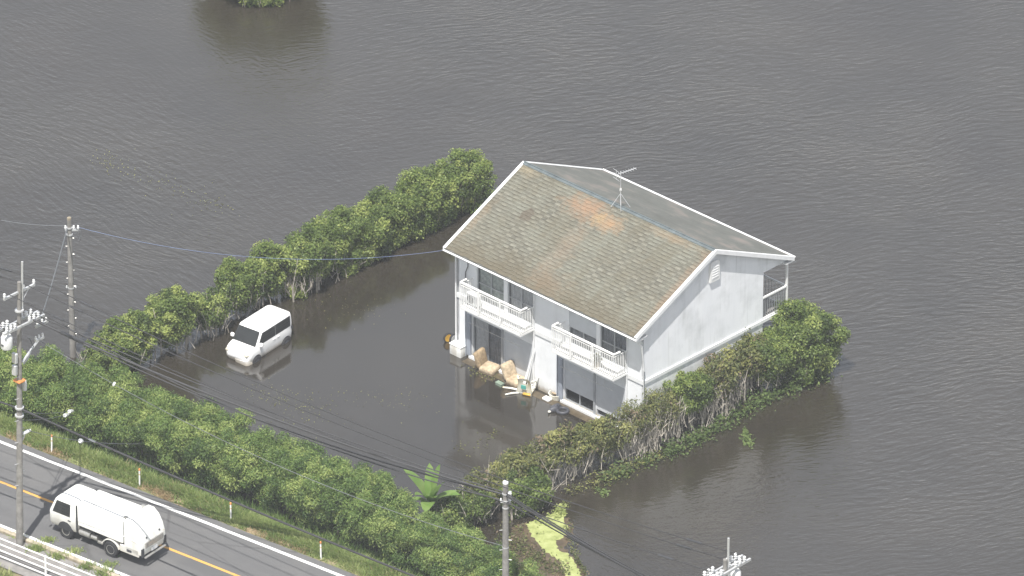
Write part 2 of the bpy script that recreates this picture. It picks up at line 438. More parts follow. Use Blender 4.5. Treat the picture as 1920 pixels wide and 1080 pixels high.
# kerb of separate concrete stones
kerb = empty('kerb', rp(0, near_s - .38, RZ), RANG); kerb['kind'] = 'structure'
mb = MB(); mb.box((0, 0, .03), (1.185, .22, .22), bev=.02); ks = mb.build('kerb_stone', M['kerb'], kerb)
kme = ks.data; ks.location = (-7.2, 0, 0)
rnd = random.Random(5)
for i in range(1, 19):
    inst('kerb_stone', kme, kerb, (-7.2 + i * 1.2, rnd.uniform(-.012, .012), rnd.uniform(-.012, .01)), (0, 0, rnd.uniform(-.006, .006)))
mb = MB()
mb.box((-7.8 - 60, 0, .03), (119.9, .22, .22)); mb.box((15 + 60, 0, .03), (119.9, .22, .22))
o = mb.build('kerb_run', M['kerb'], kerb); o['kind'] = 'stuff'

# ---------------------------------------------------------------- house
HO = at(858, 657, 0)
ux, uy = Vector((345, -163 / SP, 0)).normalized(), Vector((291, 146 / SP, 0)).normalized()
HROT = math.atan2(ux.y, ux.x)
house = empty('house', HO, HROT, 'white two storey apartment house with a lichen stained gable roof standing in the flood', 'house')
L, D1, D2 = 11.8, 7.96, 9.6
RX0, RX1, RY0, RY1, RYM = -.12, 12.02, -.75, 9.75, 4.5
EZ, GZ = 5.67, 8.10
SL = (GZ - EZ) / (RYM - RY0); SA = math.atan(SL)
def roofz(y): return EZ + (y - RY0) * SL if y <= RYM else EZ + (RY1 - y) * SL
T_ROOF = .12

# openings of the front wall: (u0, u1, v0, v1)
SH = 5.86
wins = []
for k in (0, 1):
    d = k * SH
    wins += [('low', k, 0, .98 + d, 2.84 + d, .12, 2.2), ('low', k, 1, 3.0 + d, 4.8 + d, .12, 2.2),
             ('up', k, 0, 1.25 + d, 2.98 + d, 3.22, 5.08), ('up', k, 1, 3.22 + d, 4.92 + d, 3.22, 5.08)]
us = sorted({0.0, L} | {w[3] for w in wins} | {w[4] for w in wins}); vs2 = sorted({-.6, 5.62} | {w[5] for w in wins} | {w[6] for w in wins})
mb = MB()
for a, b_ in zip(us, us[1:]):
    for c0, c1 in zip(vs2, vs2[1:]):
        mu, mv = (a + b_) / 2, (c0 + c1) / 2
        if any(w[3] < mu < w[4] and w[5] < mv < w[6] for w in wins): continue
        mb.quad((a, 0, c0), (b_, 0, c0), (b_, 0, c1), (a, 0, c1))
for w in wins:
    a, b_, c0, c1 = w[3:]
    q = .14
    mb.quad((a, 0, c0), (a, q, c0), (a, q, c1), (a, 0, c1)); mb.quad((b_, q, c0), (b_, 0, c0), (b_, 0, c1), (b_, q, c1))
    mb.quad((a, 0, c1), (a, q, c1), (b_, q, c1), (b_, 0, c1)); mb.quad((a, q, c0), (a, 0, c0), (b_, 0, c0), (b_, q, c0))
bmesh.ops.remove_doubles(mb.bm, verts=mb.bm.verts, dist=1e-4)
mb.build('front_wall', M['wall'], house, fix=False)
gp = [(0, -.6), (D1, -.6), (D1, 5.5), (9.5, 5.5), (9.5, roofz(9.5) - T_ROOF), (RYM, GZ - T_ROOF - .01), (0, roofz(0) - T_ROOF)]
for nm, x0, x1, mt in (('gable_wall', L - .12, L, M['gable']), ('gable_wall', 0, .12, M['wall'])):
    MB().prism(gp, lambda y, z: (x0, y, z), lambda y, z: (x1, y, z)).build(nm, mt, house)
MB().b2(.12, L - .12, D1 - .12, D1, -.6, 6.2).build('rear_wall', M['wall'], house)
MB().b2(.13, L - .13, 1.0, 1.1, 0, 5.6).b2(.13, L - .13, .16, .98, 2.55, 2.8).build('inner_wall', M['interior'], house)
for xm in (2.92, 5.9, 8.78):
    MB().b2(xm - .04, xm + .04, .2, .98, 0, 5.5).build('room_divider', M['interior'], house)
# storey band, corner boards
for a, b_ in ((0.0, 1.02), (5.0, 6.9), (10.86, L)):
    MB().b2(a, b_, -.05, -.002, 2.86, 3.08).build('storey_band', M['trim'], house)
MB().b2(L + .002, L + .06, -.05, D1 + 1.66, 2.9, 3.06, ).build('storey_band', M['trim'], house)
# windows
rnd = random.Random(8)
for (lev, k, j, a, b_, c0, c1) in wins:
    fr = MB(); t = .045; yy = .06
    fr.b2(a, a + t, yy, yy + .07, c0, c1); fr.b2(b_ - t, b_, yy, yy + .07, c0, c1)
    fr.b2(a + t, b_ - t, yy, yy + .07, c0, c0 + t); fr.b2(a + t, b_ - t, yy, yy + .07, c1 - t, c1)
    mid = (a + b_) / 2
    fr.b2(mid - .03, mid + .03, yy - .003, yy + .06, c0 + t, c1 - t)
    if lev == 'up' and (k, j) != (1, 0):
        fr.b2(a + t, mid - .03, yy + .005, yy + .05, c0 + .85, c0 + .9); fr.b2(mid + .03, b_ - t, yy + .005, yy + .05, c0 + .85, c0 + .9)
    w = fr.build('window', M['alu'], house)
    for (p0, p1, dy) in ((a + t, mid - .03, .03), (mid + .03, b_ - t, .045)):
        MB().b2(p0, p1, yy + dy, yy + dy + .006, c0 + t, c1 - t).build('pane', M['glass'], w)
    # what hangs behind the panes
    yb = .165
    def pleat(x0, x1, z0, z1, mt, amp=.035):
        n = max(6, int((x1 - x0) / .06)); mbp = MB()
        up_ = [mbp.bm.verts.new((x0 + (x1 - x0) * i / n, yb + amp * math.sin(i * 1.9 + rnd.random()), z1)) for i in range(n + 1)]
        dn = [mbp.bm.verts.new((v.co.x, v.co.y + .01, z0)) for v in up_]
        for i in range(n): mbp.bm.faces.new((dn[i], dn[i + 1], up_[i + 1], up_[i]))
        mbp.build('curtain', mt, w, smooth=60)
    if lev == 'up' and k == 0:
        pleat(a, b_ - .02, c0, c1, M['greencurtain' if j == 0 else 'curtain'])
    elif lev == 'up' and (k, j) == (1, 0):
        MB().b2(a, b_, .02, .04, c0 + .85, c1 - .003).build('blind', M['blind'], w)
        pleat(a, b_ - .02, c0, c1, M['darkcurtain'])
    elif lev == 'up':
        pleat(a, b_ - .02, c0, c1, M['darkcurtain'])
    elif (k, j) == (0, 0):
        pleat(a, mid, c0, c1, M['curtain']); pleat(mid, b_, c0, c1, M['darkcurtain'])
    elif (k, j) == (0, 1):
        MB().b2(a, b_, .02, .04, c0, c1 - .003).build('blind', M['blind'], w)
    elif (k, j) == (1, 0):
        MB().b2(a, b_, .02, .04, c0 + .62, c1 - .003).build('blind', M['blind'], w)
    else:
        MB().b2(a, b_, .02, .04, c0 + .32, c1 - .003).build('blind', M['blind'], w)
for k in (0, 1):
    d = k * SH
    MB().b2(.86 + d, 4.86 + d, -.16, -.002, .0, .115).build('door_sill', M['trim'], house)
    MB().b2(.70 + d, .93 + d, -.13, -.004, .12, 2.25, bev=.015).build('shutter_box', M['bluegrey'], house)
    MB().tube([(.62 + d, -.09, 0), (.62 + d, -.09, 2.8)], .035).build('drainpipe', M['bluegrey'], house, smooth=60)
    MB().b2(2.86 + d, 2.98 + d, -.06, -.003, .12, 2.25).build('window_post', M['alu'], house)
    MB().tube([(4.96 + d, -.06, 0), (4.96 + d, -.06, 5.5)], .03).build('drainpipe', M['trim'], house, smooth=60)
MB().tube([(-.05, -.05, 0), (-.05, -.05, 5.55)], .04).build('drainpipe', M['trim'], house, smooth=60)
MB().tube([(L + .06, -.04, 0), (L + .06, -.04, 3.6), (L + .1, -.25, 5.0), (L - .02, -.66, 5.58)], .045).build('drainpipe', M['trim'], house, smooth=60)
MB().tube([(.55, -.07, 3.3), (.6, -.07, 4.4), (.75, -.07, 4.75), (.78, -.07, 5.4)], .025).build('cable_duct', M['darkgrey'], house, smooth=60)
MB().b2(.85, L - .2, -.62, -.18, -.5, .008).b2(.5, L + .3, -.18, -.01, -.5, -.02).build('terrace', M['terrace'], house)

# front balconies
bal_me = None
for k in (0, 1):
    d = k * SH; x0, x1, dep = 1.08 + d, 4.98 + d, .95
    mb = MB().b2(x0, x1, -dep, -.06, 3.03, 3.15, bev=.012)
    bal = mb.build('balcony', M['white'], house)
    MB().tube([(x0 + .02, -dep + .42, 4.4), (x0 + .02, -dep + .04, 4.4), (x1 - .02, -dep + .04, 4.4), (x1 - .02, -dep + .42, 4.4)], .06, 8).build('handrail', M['white'], bal, smooth=60)
    mb = MB()
    for z in (3.2, 4.27):
        mb.b2(x0, x1, -dep, -dep + .03, z, z + .02)
        for xs in (x0, x1 - .035): mb.b2(xs, xs + .035, -dep + .036, -.01, z, z + .02)
    mb.build('rail_frame', M['white'], bal)
    for u in (.0, .31, .66, 1.0):
        u = x0 + .03 + u * (x1 - x0 - .06)
        wd = .05 if u in (x0 + .03, x1 - .03) else .1
        MB().b2(u - wd / 2, u + wd / 2, -dep - .02, -dep - .002, 3.16, 4.37).build('rail_post', M['white'], bal)
    if bal_me is None:
        t_ = MB(); t_.box((0, 0, .515), (.034, .024, 1.03)); o = t_.build('baluster', M['white'], bal); bal_me = o.data; o.location = (x0 + .11, -dep + .017, 3.225)
        i0 = 1
    else: i0 = 0
    nb = int((x1 - x0 - .1) / .11)
    for i in range(i0, nb): inst('baluster', bal_me, bal, (x0 + .11 + i * .11, -dep + .017, 3.225))
    for xs in (x0 + .017, x1 - .017):
        for i in range(1, 8): inst('baluster', bal_me, bal, (xs, -dep + .017 + i * .11, 3.225))
    for xs in (x0 + .4, x1 - .4): MB().b2(xs - .025, xs + .025, -.55, -.06, 2.9, 3.028).build('bracket', M['trim'], bal)

# rear gallery at the gable end
gal = MB().b2(.13, L + .001, D1 + .002, D2 + .05, 2.86, 3.02).build('rear_gallery', M['walk'], house)
mb = MB().b2(L - .06, L + .01, D1 + .01, D2 - .04, 4.12, 4.2); mb.b2(L - .05, L, D1 + .01, D2 - .04, 3.08, 3.12)
mb.b2(.2, L - .07, D2 - .05, D2 + .02, 4.12, 4.2); mb.b2(.2, L - .07, D2 - .04, D2, 3.08, 3.12)
mb.build('handrail', M['white'], gal)
t_ = MB(); t_.box((0, 0, .5), (.02, .02, 1.0)); gb = t_.build('baluster', M['alu'], gal); gb.location = (L - .025, D1 + .1, 3.121); gme = gb.data
for i in range(1, 13): inst('baluster', gme, gal, (L - .025, D1 + .1 + i * .12, 3.121))
for i in range(60): inst('baluster', gme, gal, (.3 + i * .192, D2 - .02, 3.121))
for x in (L - .04, 6.0, .1):
    MB().b2(x - .045, x + .045, D2 - .05, D2 + .04, 3.021, 5.55).build('gallery_post', M['white'], gal)
    MB().b2(x - .045, x + .045, D2 - .05, D2 + .04, -.5, 2.85).build('gallery_post', M['white'], gal)
for x in (1.6, 4.6, 7.4, 10.4):
    MB().b2(x - .42, x + .42, D1 + .003, D1 + .05, 3.03, 5.05).build('flat_door', M['bluegrey'], house)

# gable vent with arched top
vy, v0_, v1_ = 4.58, 6.45, 7.52
arch = [(vy - .31, v0_), (vy + .31, v0_), (vy + .31, v1_ - .2)] + [(vy + .31 * math.cos(R(a)), v1_ - .2 + .2 * math.sin(R(a))) for a in (30, 60, 90, 120, 150)] + [(vy - .31, v1_ - .2)]
vent = MB().prism(arch, lambda y, z: (L + .002, y, z), lambda y, z: (L + .11, y, z)).build('gable_vent', M['white'], house)
arch2 = [(vy + (y - vy) * .74, v0_ + .12 + (z - v0_) * .78) for y, z in arch]
MB().prism(arch2, lambda y, z: (L + .111, y, z), lambda y, z: (L + .122, y, z)).build('louvre_panel', M['trim'], vent)
for i in range(5):
    MB().b2(L + .1225, L + .135, vy - .2, vy + .2, v0_ + .2 + i * .13, v0_ + .24 + i * .13).build('louvre', M['white'], vent)

# roof material: weathered slates with moss and orange lichen
m, nd, lk, b = newmat('weathered_slates'); nt = m.node_tree
tc = nd.new('ShaderNodeTexCoord'); tc.object = house
oc = tc.outputs['Object']; sp = nd.new('ShaderNodeSeparateXYZ'); lk.new(oc, sp.inputs[0])
EXP = (RYM - RY0) / math.cos(SA) / 30
srow = math_(nt, 'DIVIDE', math_(nt, 'SUBTRACT', sp.outputs[1], RY0), EXP * math.cos(SA))
row = math_(nt, 'FLOOR', srow); inrow = math_(nt, 'FRACT', srow)
colx = math_(nt, 'FLOOR', math_(nt, 'ADD', math_(nt, 'DIVIDE', sp.outputs[0], .3033), math_(nt, 'MULTIPLY', row, .0)))
cv = nd.new('ShaderNodeCombineXYZ'); lk.new(colx, cv.inputs[0]); lk.new(row, cv.inputs[1])
wnz = nd.new('ShaderNodeTexWhiteNoise'); wnz.noise_dimensions = '2D'; lk.new(cv.outputs[0], wnz.inputs['Vector'])
f = noise(nt, oc, .55, 6, .65); ff = noise(nt, oc, 9, 5, .7); fg = noise(nt, oc, 2.3, 5, .6)
par = math_(nt, 'MULTIPLY', math_(nt, 'FRACT', math_(nt, 'MULTIPLY', math_(nt, 'ADD', colx, row), .5)), 1.1)
tv = math_(nt, 'ADD', math_(nt, 'MULTIPLY', wnz.outputs['Value'], .42), math_(nt, 'MULTIPLY', par, .75))
c = ramp(nt, tv, [(0, (.10, .098, .08)), (.5, (.16, .156, .128)), (1, (.275, .268, .222))]).outputs[0]
c = mixc(nt, ramp(nt, f, [(.42, (0, 0, 0)), (.62, (.8, .8, .8))]).outputs[0], c, (.20, .205, .168))
c = mixc(nt, ramp(nt, fg, [(.5, (0, 0, 0)), (.75, (.6, .6, .6))]).outputs[0], c, (.175, .152, .105))
fst = noise(nt, mapping(nt, oc, (1.3, .16, 1)), 1.0, 5, .6)
c = mixc(nt, ramp(nt, fst, [(.45, (0, 0, 0)), (.68, (.65, .65, .65))]).outputs[0], c, (.14, .126, .088))
c = mixc(nt, math_(nt, 'MULTIPLY', ff, .5), c, (.155, .148, .117))
# grime collected in the lap of each course
lap = math_(nt, 'ADD', inrow, math_(nt, 'MULTIPLY', math_(nt, 'SUBTRACT', ff, .5), .5))
c = mixc(nt, ramp(nt, lap, [(.45, (0, 0, 0)), (1.0, (.72, .72, .72))]).outputs[0], c, (.085, .08, .06))
# dark algae near the eave and the verges
ev = math_(nt, 'ADD', sp.outputs[1], math_(nt, 'MULTIPLY', f, 2.4))
c = mixc(nt, ramp(nt, math_(nt, 'MULTIPLY', ev, .25), [(.10, (.75, .75, .75)), (.42, (0, 0, 0))]).outputs[0], c, (.115, .098, .066))
# orange lichen runs below the aerial
def blob(cx, cy, rx, ry):
    a = math_(nt, 'POWER', math_(nt, 'DIVIDE', math_(nt, 'SUBTRACT', sp.outputs[0], cx), rx), 2)
    a2 = math_(nt, 'POWER', math_(nt, 'DIVIDE', math_(nt, 'SUBTRACT', sp.outputs[1], cy), ry), 2)
    d_ = math_(nt, 'SQRT', math_(nt, 'ADD', a, a2))
    return math_(nt, 'ADD', math_(nt, 'SUBTRACT', 1.0, d_), math_(nt, 'MULTIPLY', math_(nt, 'SUBTRACT', fg, .5), 1.5))
for (cx, cy, rx, ry, cc, op) in ((4.6, 3.8, 1.5, .8, (.29, .18, .11), .8), (6.2, 3.55, 1.0, .6, (.32, .205, .115), .8), (5.6, 3.55, .45, .45, (.31, .24, .13), .45),
                                 (5.3, 1.6, .7, 2.3, (.25, .185, .13), .38), (5.9, -.2, 1.5, .9, (.19, .14, .095), .45), (11.8, 2.2, .35, 3.2, (.28, .185, .12), .45), (.15, 1.1, .35, 1.7, (.28, .20, .13), .35),
                                 (.4, 4.2, 1.2, .35, (.29, .24, .155), .5), (9.5, 4.2, 2.4, .3, (.27, .20, .13), .45)):
    bl = blob(cx, cy, rx, ry)
    c = mixc(nt, math_(nt, 'MULTIPLY', ramp(nt, math_(nt, 'ADD', bl, math_(nt, 'MULTIPLY', math_(nt, 'SUBTRACT', ff, .5), 1.3)), [(.0, (0, 0, 0)), (1.1, (1, 1, 1))]).outputs[0], op), c, cc)
bl = blob(2.25, 2.35, .42, .42)
c = mixc(nt, math_(nt, 'MULTIPLY', ramp(nt, bl, [(.15, (0, 0, 0)), (.3, (1, 1, 1))]).outputs[0], .7), c, (.105, .088, .068))
lk.new(c, b.inputs['Base Color']); b.inputs['Roughness'].default_value = .9; b.inputs['Specular IOR Level'].default_value = .2
bp = nd.new('ShaderNodeBump'); bp.inputs['Distance'].default_value = .01; bp.inputs['Strength'].default_value = .5; lk.new(ff, bp.inputs['Height']); lk.new(bp.outputs[0], b.inputs['Normal'])
M['slate'] = m
m, nd, lk, b = newmat('rear_slates'); nt = m.node_tree
tc = nd.new('ShaderNodeTexCoord'); tc.object = house; oc = tc.outputs['Object']
f = noise(nt, mapping(nt, oc, (.6, 1, 1)), .8, 6, .65); f2 = noise(nt, oc, 5, 5, .7)
c = ramp(nt, f, [(.3, (.085, .088, .078)), (.52, (.115, .12, .108)), (.66, (.20, .175, .155))]).outputs[0]
c = mixc(nt, ramp(nt, f2, [(.5, (0, 0, 0)), (.75, (.6, .6, .6))]).outputs[0], c, (.17, .16, .14))
lk.new(c, b.inputs['Base Color']); b.inputs['Roughness'].default_value = .8
M['rearslate'] = m

prof = [(RY0, EZ), (RYM, GZ), (RY1, EZ), (RY1, EZ - T_ROOF), (RYM, GZ - T_ROOF), (RY0, EZ - T_ROOF)]
roof = MB().prism([(RY0, EZ), (RYM, GZ), (RYM, GZ - T_ROOF), (RY0, EZ - T_ROOF)], lambda y, z: (RX0, y, z), lambda y, z: (RX1, y, z)).prism(
    [(RYM + .001, GZ), (RY1, EZ), (RY1, EZ - T_ROOF), (RYM + .001, GZ - T_ROOF)], lambda y, z: (RX0, y, z), lambda y, z: (RX1, y, z)).build('roof', M['rearslate'], house)
# one slate: three tabs cut to two lengths, thin, tilted on the course below
TW = .91; TL = EXP * 1.18; TH = .014
def slate_mesh(mb, x0, x1, off, origin=None):
    """butt edge at local y=0 (down slope), tabs stepped; local z is the slope normal"""
    tabs = 3; w = (x1 - x0) / tabs
    for i in range(tabs):
        cut = .0 if (i + off) % 2 == 0 else .035
        a, b_ = x0 + i * w + .004, x0 + (i + 1) * w - .004
        zb, zt = TH + .012, .003
        vs_ = [(a, cut, .002), (b_, cut, .002), (b_, cut, zb), (a, cut, zb), (a, TL, .001), (b_, TL, .001), (b_, TL, zt + .002), (a, TL, zt + .002)]
        if origin: vs_ = [origin(*v) for v in vs_]
        q = [mb.bm.verts.new(v) for v in vs_]
        for fc in ((0, 1, 2, 3), (3, 2, 6, 7), (0, 3, 7, 4), (1, 5, 6, 2)): mb.bm.faces.new([q[j] for j in fc])
sm_ = []
for off in (0, 1):
    mb = MB(); slate_mesh(mb, 0, TW, off); o = mb.build('roof_tile', M['slate'], roof, fix=True); sm_.append(o)
proto_used = [False, False]
rest = MB(); count = 0
cs, sn = math.cos(SA), math.sin(SA)
def on_slope(x, s): return (x, RY0 + s * cs, EZ + s * sn)
for r_ in range(30):
    x = RX0 + .03 - (TW / 2 if r_ % 2 else 0)
    i = 0
    while x < RX1 - .05:
        xa, xb = max(x, RX0 + .02), min(x + TW, RX1 - .02)
        loc = on_slope(x, r_ * EXP)
        full = xa == x and xb == x + TW
        if full and count < 300:
            kk = r_ % 2
            if not proto_used[kk]: o = sm_[kk]; proto_used[kk] = True
            else:
                o = bpy.data.objects.new('roof_tile', sm_[kk].data); link(o, roof)
            o.location = loc; o.rotation_euler = (SA, 0, 0); count += 1
        elif xb - xa > .08:
            base = Vector(on_slope(0, r_ * EXP))
            slate_mesh(rest, xa, xb, r_ % 2, lambda a, c_, z: (a, base.y + c_ * cs - z * sn, base.z + c_ * sn + z * cs))
        x += TW; i += 1
rst = rest.build('remaining_tiles', M['slate'], roof); rst['kind'] = 'stuff'
rear = MB()
for r_ in range(30):
    s0 = r_ * EXP; y = RY1 - s0 * cs; z = EZ + s0 * sn; y2 = RY1 - (s0 + TL) * cs; z2 = EZ + (s0 + TL) * sn
    rear.quad((RX0 + .02, y + .02 * sn, z + .02 * cs), (RX1 - .02, y + .02 * sn, z + .02 * cs), (RX1 - .02, y2, z2 + .004), (RX0 + .02, y2, z2 + .004))
    rear.quad((RX0 + .02, y, z + .001), (RX1 - .02, y, z + .001), (RX1 - .02, y + .02 * sn, z + .02 * cs), (RX0 + .02, y + .02 * sn, z + .02 * cs))
o = rear.build('rear_tile_courses', M['rearslate'], roof); o['kind'] = 'stuff'
rc = MB()
for sgn in (-1, 1):
    ey = RYM + sgn * .13
    rc.prism([(RYM, GZ + .06), (ey, roofz(ey) + .055), (ey, roofz(ey) + .028), (RYM, GZ + .03)], lambda y, z: (RX0 + .05, y, z), lambda y, z: (RX1 - .05, y, z))
rc.b2(RX0 + .05, RX1 - .05, RYM - .03, RYM + .03, GZ + .045, GZ + .085)
rc.build('ridge_cap', M['ridge'], roof)
# barge boards and verge trims
for xs0, xs1, nm in ((RX1, RX1 + .05, 'barge_board'), (RX0 - .05, RX0, 'barge_board')):
    for (ya, yb) in ((RY0 - .02, RYM), (RYM, RY1 + .02)):
        za, zb = EZ + (.0 if ya < RYM else GZ - EZ), GZ if yb <= RYM else EZ
        if ya < RYM: za, zb = roofz(RY0) - .01, GZ
        else: za, zb = GZ, roofz(RY1) - .01
        up_, dn = .055, -.15
        MB().prism([(ya, za + up_), (yb, zb + up_), (yb, zb + dn), (ya, za + dn)], lambda y, z: (xs0, y, z), lambda y, z: (xs1, y, z)).build(nm, M['trim'], roof)
        xa, xb = (RX1 - .10, RX1 - .001) if xs0 > 5 else (RX0 + .001, RX0 + .10)
        MB().prism([(ya, za + up_ - .003), (yb, zb + up_ - .003), (yb, zb + up_ - .03), (ya, za + up_ - .03)], lambda y, z: (xa, y, z), lambda y, z: (xb, y, z)).build('verge_trim', M['trim'], roof)
# boxed eaves, fascia and gutters
MB().b2(RX0, RX1, RY0 + .03, -.002, EZ - .19, EZ - .15).build('soffit', M['trim'], roof)
MB().b2(RX0, RX1, RY0, RY0 + .028, EZ - .19, EZ - .125).build('fascia', M['trim'], roof)
MB().b2(RX0, RX1, RY1 - .028, RY1, EZ - .19, EZ - .125).build('fascia', M['trim'], roof)
MB().b2(L + .004, RX1, RY1 - .5, RY1 - .03, EZ - .2, EZ - .13).b2(L + .004, RX1, RY0 + .03, -.001 + RY0 + .5, EZ - .26, EZ - .195).build('eave_return', M['trim'], roof)
for gy, gz in ((RY0 - .055, EZ - .07), (RY1 + .055, EZ + .035)):
    nm = 'gutter'; g = MB(); n = 6
    outer = [(gy + .055 * math.cos(R(180 + 180 * i / n)), gz + .06 * math.sin(R(180 + 180 * i / n))) for i in range(n + 1)]
    inner = [(gy + .043 * math.cos(R(360 - 180 * i / n)), gz + .048 * math.sin(R(360 - 180 * i / n))) for i in range(n + 1)]
    g.prism(outer + inner, lambda y, z: (RX0 - .02, y, z), lambda y, z: (RX1 + .02, y, z)).build(nm, M['trim'], roof, smooth=40)

def hw(x, y, z): return house_m @ Vector((x, y, z))
house_m = Matrix.Translation(HO) @ Matrix.Rotation(HROT, 4, 'Z')

# TV aerial on the ridge
aer = empty('tv_aerial', hw(6.05, RYM, GZ + .08), HROT, 'thin metal television aerial guyed on the blue grey roof ridge', 'aerial')
MB().tube([(0, 0, .0), (0, 0, 1.75)], .022).build('mast', M['steel'], aer)
for dx, dy in ((-.32, -.3), (.32, -.3), (-.32, .3), (.32, .3)):
    MB().tube([(dx, dy, -.09), (0, 0, .62)], .014, 4).build('leg', M['steel'], aer)
MB().lathe([(.0, .75), (.05, .76), (.05, .86), (.0, .87)], n=8).build('junction_box', M['white'], aer)
bd = Vector((.985, .17, .04)); bd = Matrix.Rotation(-HROT + math.atan2(19, 29), 3, 'Z') @ Vector((1, 0, .03))
pr_ = Vector((-bd.y, bd.x, 0)); c0 = Vector((0, 0, 1.66))
MB().tube([c0 - bd * .25, c0 + bd * .85], .018, 5).build('boom', M['steel'], aer)
for i in range(8):
    q = c0 + bd * (-.2 + i * .14); MB().tube([q - pr_ * .13, q + pr_ * .13], .009, 4).build('element', M['steel'], aer)
q = c0 - bd * .24
for dz in (-.22, .22):
    MB().tube([q - pr_ * .25 + Vector((0, 0, dz)), q + pr_ * .25 + Vector((0, 0, dz))], .01, 4).build('reflector', M['steel'], aer)
MB().tube([q - Vector((0, 0, .25)), q + Vector((0, 0, .25))], .012, 4).build('reflector', M['steel'], aer)
MB().tube([Vector((-.1, 0, 1.45)), Vector((-.55, .1, 1.45))], .014, 4).build('boom', M['steel'], aer)

# things on the balconies and the laundry poles
ac = empty('air_conditioner', hw(1.5, -.45, 3.15), HROT, 'white air conditioner unit on the floor of the left balcony', 'air conditioner')
MB().b2(-.36, .36, -.14, .14, .06, .62, bev=.02).build('casing', M['trim'], ac)
MB().lathe([(.0, -.150), (.2, -.150), (.2, -.142), (0, -.141)], c=(-.08, 0, .33), axis='Y', n=16).build('fan_grille', M['darkgrey'], ac)
for sx_ in (-.25, .25): MB().b2(sx_ - .05, sx_ + .05, -.15, .15, 0, .06).build('foot', M['dark'], ac)
for k, lab in ((0, 'thin pale laundry pole hanging below the left balcony'), (1, 'thin pale laundry pole hanging below the right balcony')):
    d = k * SH
    lp = empty('laundry_pole', hw(1.3 + d, -.62, 2.25), HROT, lab, 'laundry pole', 'laundry poles below the balconies')
    MB().tube([(0, 0, 0), (3.3, 0, .03)], .011, 6).build('pole', M['chrome'], lp)
    for x_ in (.5, 2.8): MB().tube([(x_, 0, .0), (x_, .02, .77)], .01, 4).build('hanger', M['steel'], lp)
pp = empty('pot_plant', hw(SH + 3.6, -.6, 3.15), HROT, 'dry brown green pot plant on the floor of the right balcony', 'pot plant')
MB().lathe([(.0, 0), (.13, 0), (.17, .26), (.15, .26), (0, .2)], n=10).build('pot', M['kerb'], pp, smooth=40)

# ---------------------------------------------------------------- vegetation builders
def leaf_mesh(name, C, Nn, size, tone, mat_, rng, aspect=.45, droop=0.0):
    """C leaf centres, Nn normals (n,3), size (n,), tone (n,) -> one mesh of bent leaf faces"""
    n = len(C)
    Nn = Nn / (np.linalg.norm(Nn, axis=1, keepdims=True) + 1e-9)
    a = rng.normal(size=(n, 3)); a[:, 2] -= droop
    a -= (a * Nn).sum(1, keepdims=True) * Nn
    a /= np.linalg.norm(a, axis=1, keepdims=True) + 1e-9
    b_ = np.cross(Nn, a)
    s = size[:, None]
    v0 = C - a * s * .5; v2 = C + a * s * .5 - Nn * s * .12
    v1 = C + b_ * s * aspect * .5 + Nn * s * .05; v3 = C - b_ * s * aspect * .5 + Nn * s * .05
    V_ = np.stack([v0, v1, v2, v3], 1).reshape(-1, 3).astype('f')
    me = bpy.data.meshes.new(name)
    me.vertices.add(4 * n); me.vertices.foreach_set('co', V_.ravel())
    me.loops.add(4 * n); me.loops.foreach_set('vertex_index', np.arange(4 * n, dtype='i'))
    me.polygons.add(n); me.polygons.foreach_set('loop_start', np.arange(0, 4 * n, 4, dtype='i'))
    me.polygons.foreach_set('loop_total', np.full(n, 4, 'i'))
    me.update(calc_edges=True)
    at2 = me.attributes.new('tone', 'FLOAT', 'POINT'); at2.data.foreach_set('value', np.repeat(np.clip(tone, 0, 1), 4).astype('f'))
    me.materials.append(mat_)
    return me
def clump_leaves(rng, cl, n, size, core=None, up=.6):
    """leaves over a list of clumps (x,y,z,r,tone)"""
    cl = np.array(cl); w = cl[:, 3] ** 2; w /= w.sum()
    k = rng.choice(len(cl), n, p=w)
    d = rng.normal(size=(n, 3)); d /= np.linalg.norm(d, axis=1, keepdims=True)
    d[:, 2] = np.where(rng.random(n) < .5, np.abs(d[:, 2]), d[:, 2])
    rad = cl[k, 3:4] * (rng.random((n, 1)) ** .35) * rng.uniform(.85, 1.2, (n, 1))
    C = cl[k, :3] + d * rad
    Nn = d * .6 + np.array([-.05, -.12, up]) + rng.normal(size=(n, 3)) * .5
    tone = cl[k, 4] + rng.normal(size=n) * .16
    sz = size * rng.uniform(.65, 1.35, n)
    return C, Nn, sz, tone
KIND = {   # leaf material, leaf length, aspect, leaves per m2, lowest leaf (share of height), bark, droop, clump radius
    'hedge': ('hedge', .125, .5, 1050, .14, 'palebark', .2, (.22, .42)),
    'dense': ('hedge', .115, .55, 1250, .06, 'bark', .2, (.24, .46)),
    'bamboo': ('bamboo', .13, .26, 1900, .17, 'bark', .9, (.28, .56)),
    'dry': ('dry', .15, .45, 360, .36, 'palebark', .3, (.2, .42)),
    'bare': ('dry', .12, .45, 260, .36, 'palebark', .3, (.2, .4)),
}
shrub_n = 0
